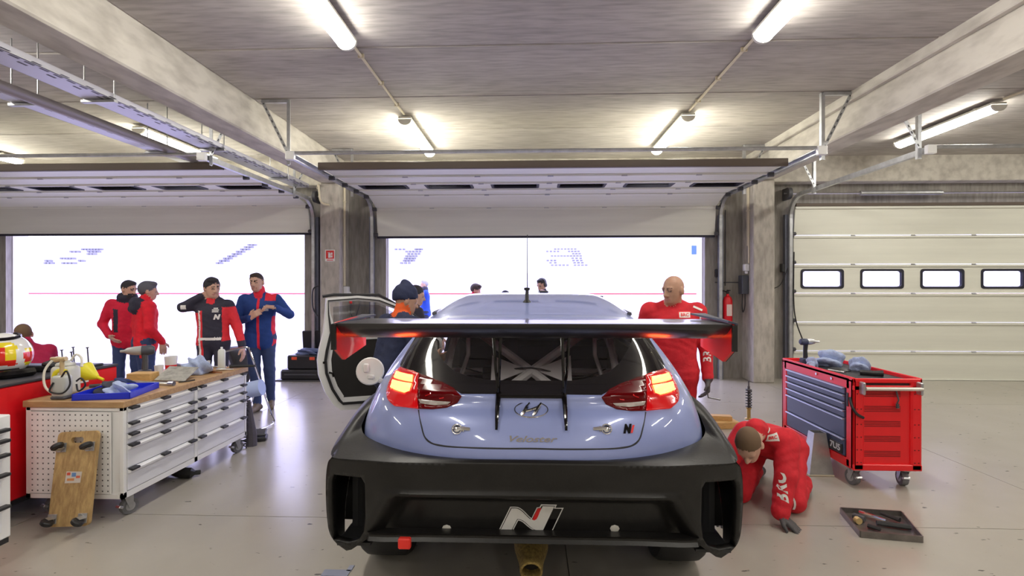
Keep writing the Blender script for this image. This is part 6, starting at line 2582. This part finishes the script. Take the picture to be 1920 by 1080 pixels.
# ---- bald mechanic beside the car
p = W(1262, 538, 4.30)
man, J, g = person('person', 'bald person in red overalls and grey gloves standing beside the race car', (p[0], p[1], 0), R(180 - 12), dict(hair='none', glove='glove', cuff='extra', brow='hair', collar_h=.05, hem=.05, leg=1.25),
                   dict(face=(.66, .72, -.14), head=(.0, .035, 1.572), neck=(0, -.005, 1.455), chest=(0, -.01, 1.388), sw=.195, hips=(0, 0, .90),
                        elL=(-.265, -.03, 1.09), wrL=(-.27, .04, .84), hdL=(.02, .15, -1), elR=(.275, -.04, 1.10), wrR=(.20, .20, 1.06), hdR=(-.5, .5, -.35), curlL=.8),
                   base_mats(skin=m_skin2, hair=mat('brow_brown', (.20, .11, .08), .7)), .0075, seed=1, bulk=1.10)
tree = None
zf = (0, 0, 1)
for nm, (vs, fs), M, m in (('chest_patch', patch_grid(.10, .054), frame((-.085, .3, 1.372), (-1, 0, 0), zf), m_redp), ('chest_patch_white', patch_grid(.085, .042), frame((-.085, .3, 1.372), (-1, 0, 0), zf), m_wht),
                           ('patch_letters', text_mesh('BRC', .036, 0, 0, .001), frame((-.085, .3, 1.372), (-1, 0, 0), zf), m_redp),
                           ('shoulder_stripe', patch_grid(.075, .016), frame((-.190, .3, 1.425), (-1, 0, -.45), (-.4, 0, 1)), m_wht),
                           ('sleeve_patch', patch_grid(.05, .05), frame((-.228, .3, 1.36), (-1, 0, 0), zf), m_wht)):
    o, tree = decal(man, nm, vs, fs, M, m, .003 if 'white' not in nm else .005, tree)
    if nm == 'patch_letters':
        o.location = (0, .004, 0)
vs, fs = text_mesh('BRC', .085, 0, 0, .002)
decal(man, 'sleeve_lettering', vs, fs, frame((-.268, .3, 1.06), (0, 0, 1), (1, 0, 0)), m_wht, .003, tree)
sp = MB().tube([(-.27, .02, .735), (-.27, .07, .70), (-.36, .09, .69)], .006, 6)
o = sp.build('hex_key', m_steel)
o.location = man.location
o.rotation_euler = man.rotation_euler
tag(o, 'thin steel key in the gloved hand of the bald person', 'tool')

# ---- kneeling mechanic
kp = dict(shL=W(1476, 826, 3.62), shR=W(1398, 812, 3.80), hipL=V3(2.02, 4.02, .36), hipR=V3(1.82, 4.16, .38), neck=V3(1.585, 3.66, .60), head=W(1404, 834, 3.42),
          knL=V3(1.86, 3.70, .085), knR=V3(1.55, 3.86, .085), anL=V3(2.12, 4.05, .09), anR=V3(1.86, 4.30, .09), toeL=V3(2.20, 4.18, .045), toeR=V3(1.95, 4.42, .045),
          elL=W(1474, 893, 3.51), wrL=W(1463, 964, 3.42), hdL=(.50, -.42, -.42), pnL=(0, .0, -1), curlL=.12,
          elR=V3(1.36, 3.70, .30), wrR=V3(1.33, 3.58, .10), hdR=(-.3, -.5, -.3), pnR=(0, 0, -1), curlR=.2, face=(-.36, -.50, -.78), up=(-.45, -.62, .62))
kp['wrL'][2] = .075
base = V3(1.75, 3.8, 0)
for k in kp:
    if k[:2] in ('sh', 'hi', 'ne', 'he', 'kn', 'an', 'to', 'el', 'wr'):
        kp[k] = kp[k] - base
_k, _J, _g = person('person', 'person in red overalls kneeling with a gloved hand on the floor', tuple(base), 0,
                    dict(hair='buzz', glove='glove', cuff='extra', brow=None, hem=.02, leg=1.15, flipL=1, spread=.35, armr=1.3),
                    kp, base_mats(hair=m_hairs, extra=m_black), .0062, seed=4, noise=.003, bulk=1.02)
knl = _k


def kdec(name, u, v, depth, verts, faces, xdir, ydir, m, off, tree):
    q = W(u, v, depth) - base
    return decal(knl, name, verts, faces, frame(q, xdir, ydir), m, off, tree)


tree = None
o, tree = kdec('sleeve_patch', 1471, 833, 3.42, *patch_grid(.085, .055), (.98, .05, .12), (-.12, .0, 1), m_wht, .004, tree)
vs, fs = text_mesh('BRC', .034, 0, 0, .001)
kdec('patch_letters', 1471, 833, 3.42, vs, fs, (.98, .05, .12), (-.12, .0, 1), m_redp, .0065, tree)
vs, fs = text_mesh('BRC', .095, 0, 0, .0035)
kdec('sleeve_lettering', 1470, 918, 3.40, vs, fs, (.06, 0, 1), (-1, -.05, .06), m_wht, .004, tree)
kdec('shoulder_stripe', 1459, 814, 3.45, *patch_grid(.05, .012), (.75, .05, .6), (-.6, 0, .75), m_wht, .004, tree)
kdec('leg_stripe', 1502, 940, 3.5, *patch_grid(.010, .16, 2, 8), (.9, .3, 0), (.12, .1, 1), m_wht, .004, tree)

# ---- driver in the dark race suit
def paint_driver(V, vm, names):
    t = np.isin(vm, [names.index('top'), names.index('bottom')])
    x, y, z = V.T
    st = t & (x > .075) & (x < .105) & (y > -.03) & (z < 1.32)
    vm = np.where(st, names.index('collar'), vm)
    vm = np.where(t & (x >= .105) & (x < .122) & (y > -.05) & (z < 1.32), names.index('white'), vm)
    vm = np.where(t & (x < -.135) & (z > .95) & (z < 1.36), names.index('collar'), vm)
    vm = np.where(t & (x > .125) & (z > .9) & (z < 1.3) & (y > .02), names.index('collar'), vm)
    vm = np.where(t & (np.abs(z - .985) < .018) & (np.abs(x) < .13), names.index('white'), vm)
    return vm


p = W(400, 538, 6.2)
drv, J, g = person('person', 'racing driver in a black suit with red and white stripes, hand behind the neck', (p[0], p[1], 0), R(180 + 8),
                   dict(hair='full', collar='collar', hem=-.06, collar_h=.03, beard=False),
                   dict(face=(-.72, .68, -.12), head=(-.0, .03, 1.585), neck=(0, 0, 1.45), chest=(0, 0, 1.375), sw=.175,
                        elR=(.30, .10, 1.36), wrR=(.11, .05, 1.49), hdR=(-.6, -.35, .35), pnR=(-.6, .2, .3), curlR=.3,
                        elL=(-.255, -.04, 1.12), wrL=(-.345, .02, .87), hdL=(-.15, .1, -1), curlL=.4),
                   base_mats(hair=m_haird, top=m_suit, bottom=m_suit, collar=cloth('driver_red', (.78, .03, .045)), white=m_wht), .008, paint_driver, seed=7, bulk=.96)
vs, fs = text_mesh('N', .075, .3, 0, .006)
o, tree = decal(drv, 'chest_letter', vs, fs, frame((-.085, .3, 1.24), (-1, 0, 0), zf), m_wht, .003)
for dz, w in ((.105, .05), (.085, .075), (.065, .07)):
    decal(drv, 'chest_print', *patch_grid(w, .012, 4, 2), frame((-.075, .3, 1.24 + dz), (-1, 0, 0), zf), m_wht, .003, tree)
decal(drv, 'sleeve_print', *patch_grid(.05, .05), frame((.27, .4, 1.36), (-1, 0, 0), zf), m_wht, .003, tree)

# ---- man in the royal blue jacket
def paint_blue(V, vm, names):
    t = vm == names.index('top')
    x, y, z = V.T
    vm = np.where(t & (np.abs(x + .0) < .013) & (y > .03), names.index('collar'), vm)
    vm = np.where(t & (x < -.10) & (x > -.20) & (y > -.06) & (z < 1.22) & (y < .075), names.index('collar'), vm)
    vm = np.where(t & (z > 1.425) & (x < -.07) & (x > -.2), names.index('collar'), vm)
    return vm


p = W(488, 538, 6.66)
blu, J, g = person('person', 'tall person in a royal blue jacket with red zip gesturing with both hands', (p[0], p[1], 0), R(180 + 14),
                   dict(hair='short', collar='collar', hem=.06, collar_h=.07),
                   dict(face=(.18, .96, -.05), up=(.10, 0, 1), head=(.035, .035, 1.655), neck=(.01, 0, 1.50), chest=(0, 0, 1.43), sw=.195, hips=(0, 0, .95), knR=(.05, .06, .52), knL=(-.11, .0, .52), anR=(.02, .06, .085), anL=(-.10, -.12, .085),
                        toeR=(.06, .25, .04), toeL=(-.14, .05, .04), elR=(.275, .04, 1.16), wrR=(.065, .23, 1.21), hdR=(-.75, .2, .55), pnR=(-.2, -.6, -.1), curlR=.5,
                        elL=(-.36, .02, 1.24), wrL=(-.225, .22, 1.34), hdL=(.9, .35, .15), pnL=(0, -.3, -1), curlL=.9),
                   base_mats(hair=m_hairb, top=m_bjac, bottom=m_jean, shoe=m_shoe, collar=cloth('jacket_red', (.80, .02, .05))), .008, paint_blue, seed=9)
o, tree = decal(blu, 'chest_print', *patch_grid(.05, .028, 4, 3), frame((-.095, .17, 1.345), (-1, 0, 0), zf), m_wht, .003, None, 0.)
for dz in (-.03, -.048):
    decal(blu, 'chest_print', *patch_grid(.06, .011, 4, 2), frame((-.095, .17, 1.345 + dz), (-1, 0, 0), zf), m_wht, .003, tree, 0.)


# ---- two in red jackets talking
def scarf(B, J, g, Rm):
    B.cap(J['neck'] + V3(-.05, .02, .02), J['neck'] + V3(.05, .02, .02), .075, .075, 'extra', .02)


def hood(B, J, g, Rm):
    B.cap(J['neck'] + V3(-.07, -.09, -.02), J['neck'] + V3(.07, -.10, -.03), .075, .07, 'extra', .03)
    B.cap(J['neck'] + V3(-.05, -.12, -.10), J['neck'] + V3(.05, -.12, -.10), .06, .06, 'extra', .03)


def paint_side(V, vm, names):
    t = vm == names.index('top')
    x, y, z = V.T
    return np.where(t & (x > .085) & (x < .145) & (z < 1.30) & (z > .98) & (y > 0), names.index('extra'), vm)


p = W(240, 538, 7.15)
person('person', 'person with short dark hair and neck scarf in a red jacket, hand in pocket', (p[0], p[1], 0), R(180 + 25),
       dict(hair='short', extra=[scarf], hem=.05, nohand='', beard=True),
       dict(face=(-.75, .5, -.18), head=(-.02, .04, 1.565), neck=(0, 0, 1.43), chest=(0, 0, 1.355), sw=.19, hips=(0, 0, .90),
            elR=(.30, -.03, 1.09), wrR=(.17, .15, .93), hdR=(-.5, .3, -.4), elL=(-.27, -.02, 1.09), wrL=(-.2, .12, .9)),
       base_mats(hair=m_haird, top=m_redj, bottom=m_jean, collar=m_redj, extra=m_scarf), .009, paint_side, seed=11, bulk=1.02)
p = W(271, 538, 6.75)
person('person', 'person in a bright red jacket with a dark hood, seen from behind', (p[0], p[1], 0), R(-38),
       dict(hair='full', extra=[hood], hem=.06, brow=None),
       dict(face=(.25, .95, -.1), head=(.0, .045, 1.545), neck=(0, .01, 1.415), chest=(0, 0, 1.34), sw=.205, hips=(0, 0, .89),
            elR=(.285, -.02, 1.07), wrR=(.25, .13, .88), elL=(-.28, -.03, 1.07), wrL=(-.23, .12, .9)),
       base_mats(hair=mat('hair_dark_grey', (.10, .10, .13), .7), top=cloth('bright_red_jacket', (.80, .01, .03)), bottom=m_jean, collar=m_redj, extra=m_scarf), .009, seed=13, bulk=1.08)

# ---- crouching person beyond the red cabinet
p = W(62, 538, 5.9)
person('person', 'person with shaved head in a dark red top crouching beyond the helmet', (p[0], p[1], 0), R(70),
       dict(hair='buzz', brow=None, leg=1.1),
       dict(face=(.25, .93, -.25), hips=(0, -.08, .38), chest=(0, .10, .84), neck=(0, .14, .925), head=(0, .21, 1.045), sw=.20, knR=(.18, .36, .46), knL=(-.18, .36, .46),
            anR=(.15, .18, .085), anL=(-.15, .18, .085), toeR=(.17, .36, .04), toeL=(-.17, .36, .04), elR=(.30, .22, .60), wrR=(.14, .42, .52), hdR=(-.4, .8, -.3),
            elL=(-.30, .22, .60), wrL=(-.14, .42, .52), hdL=(.4, .8, -.3)),
       base_mats(hair=m_hairs, top=cloth('dark_red_top', (.42, .008, .06)), bottom=m_jean, collar=m_redj), .010, seed=15, bulk=1.05)

# ---- person in the beanie at the open door
p = W(738, 538, 4.40)
person('person', 'person in a navy beanie, orange collar and navy fleece at the open car door', (p[0], p[1], 0), R(-42),
       dict(hair='beanie', collar='collar', collar_h=.06, brow=None, hem=.05),
       dict(face=(.35, .85, -.22), up=(0, .2, 1), hips=(-.02, -.02, .90), chest=(0, .05, 1.28), neck=(0, .08, 1.36), head=(0, .125, 1.475), sw=.19,
            elR=(.27, .05, 1.02), wrR=(.22, .28, .98), hdR=(-.1, 1, 0), elL=(-.29, .08, 1.02), wrL=(-.22, .30, .99), hdL=(.1, 1, 0)),
       base_mats(skin=m_skin2, top=m_navy, bottom=m_navy, collar=m_orange, hat=m_navy), .0085, seed=17, bulk=1.1)
# ---- dark jacket beyond the door
p = W(772, 538, 5.95)
dk, J, g = person('person', 'person with cropped dark hair in a black jacket with white print beyond the car door', (p[0], p[1], 0), R(-60),
                  dict(hair='buzz', collar_h=.05, brow=None),
                  dict(face=(.15, .95, -.2), head=(0, .05, 1.50), neck=(0, .01, 1.375), chest=(0, 0, 1.30), sw=.2, hips=(0, 0, .88), elR=(.30, .06, 1.06), wrR=(.2, .28, 1.02), elL=(-.30, .06, 1.06), wrL=(-.2, .28, 1.02)),
                  base_mats(hair=m_haird, top=cloth('black_jacket', (.02, .016, .03)), bottom=m_navy, collar=m_navy), .010, seed=19, bulk=1.08)
tree = None
for (x, z, w, h) in ((.12, 1.30, .07, .022), (.16, 1.26, .07, .022), (.05, 1.12, .10, .03), (.18, 1.05, .05, .09)):
    o, tree = decal(dk, 'jacket_print', *patch_grid(w, h, 4, 3), frame((x, -.4, z), (1, 0, 0), (.2, 0, 1)), m_wht, .004, tree)
# ---- outdoors
p = W(798, 538, 13.2)
person('person', 'grey-haired person in a blue jacket pointing, far out on the pit lane', (p[0], p[1], 0), R(100),
       dict(hair='short', extra=[scarf]),
       dict(face=(.1, .98, 0), head=(0, .03, 1.655), neck=(0, 0, 1.52), chest=(0, 0, 1.44), hips=(0, 0, .95), elL=(-.24, .20, 1.36), wrL=(-.14, .42, 1.46), hdL=(.1, 1, .2), elR=(.26, 0, 1.15), wrR=(.25, .1, .9)),
       base_mats(hair=m_hairg, top=cloth('bright_blue_jacket', (.01, .06, .45)), bottom=m_navy, collar=m_scarf, extra=m_scarf), .012, seed=21, bulk=1.05)
p = W(884, 538, 10.3)
person('person', 'person with bushy dark hair and red jacket leaning in front of the race car', (p[0], p[1], 0), R(-70),
       dict(hair='full', hem=.05), dict(face=(.2, .9, -.35), head=(0, .09, 1.535), neck=(0, .05, 1.41), chest=(0, .02, 1.335), hips=(0, -.05, .90)),
       base_mats(hair=m_hairb, top=m_redj, bottom=m_jean, collar=m_redj), .012, seed=23)


def headset(B, J, g, Rm):
    for s in (-1, 1):
        B.ell(g(s * .088, -.005, .0), V3(.022, .042, .046), 'extra', Rm, .004)
    for k in range(8):
        a0, a1 = PI * k / 8, PI * (k + 1) / 8
        B.cap(g(.094 * math.cos(a0), -.01, .01 + .118 * math.sin(a0)), g(.094 * math.cos(a1), -.01, .01 + .118 * math.sin(a1)), .010, .010, 'extra', .003)


p = W(1019, 538, 9.5)
person('person', 'person in dark clothes with headset and beard looking down beyond the race car', (p[0], p[1], 0), R(150),
       dict(hair='short', beard=True, extra=[headset]), dict(face=(.2, .9, -.35), head=(0, .06, 1.635), neck=(0, .02, 1.50), chest=(0, 0, 1.42), hips=(0, -.02, .95), elR=(.30, .1, 1.2), elL=(-.33, .12, 1.25), wrL=(-.2, .2, 1.45), hdL=(.6, .2, .6)),
       base_mats(hair=m_haird, top=m_scarf, bottom=m_navy, collar=m_scarf, extra=m_dkgrey), .012, seed=25)
p = W(948, 538, 9.0)
person('person', 'person in a dark peaked cap whose crown just shows above the car roof', (p[0], p[1], 0), R(180),
       dict(hair='cap'), dict(face=(.1, .95, -.25), head=(0, .10, 1.40), neck=(0, .05, 1.28), chest=(0, .02, 1.20), hips=(0, -.06, .80), knR=(.1, .08, .44), knL=(-.1, .08, .44), elR=(.26, .02, .96), elL=(-.26, .02, .96), wrR=(.25, .15, .75), wrL=(-.25, .15, .75)),
       base_mats(hair=m_haird, top=m_scarf, bottom=m_navy, collar=m_scarf, hat=m_scarf), .012, seed=27)
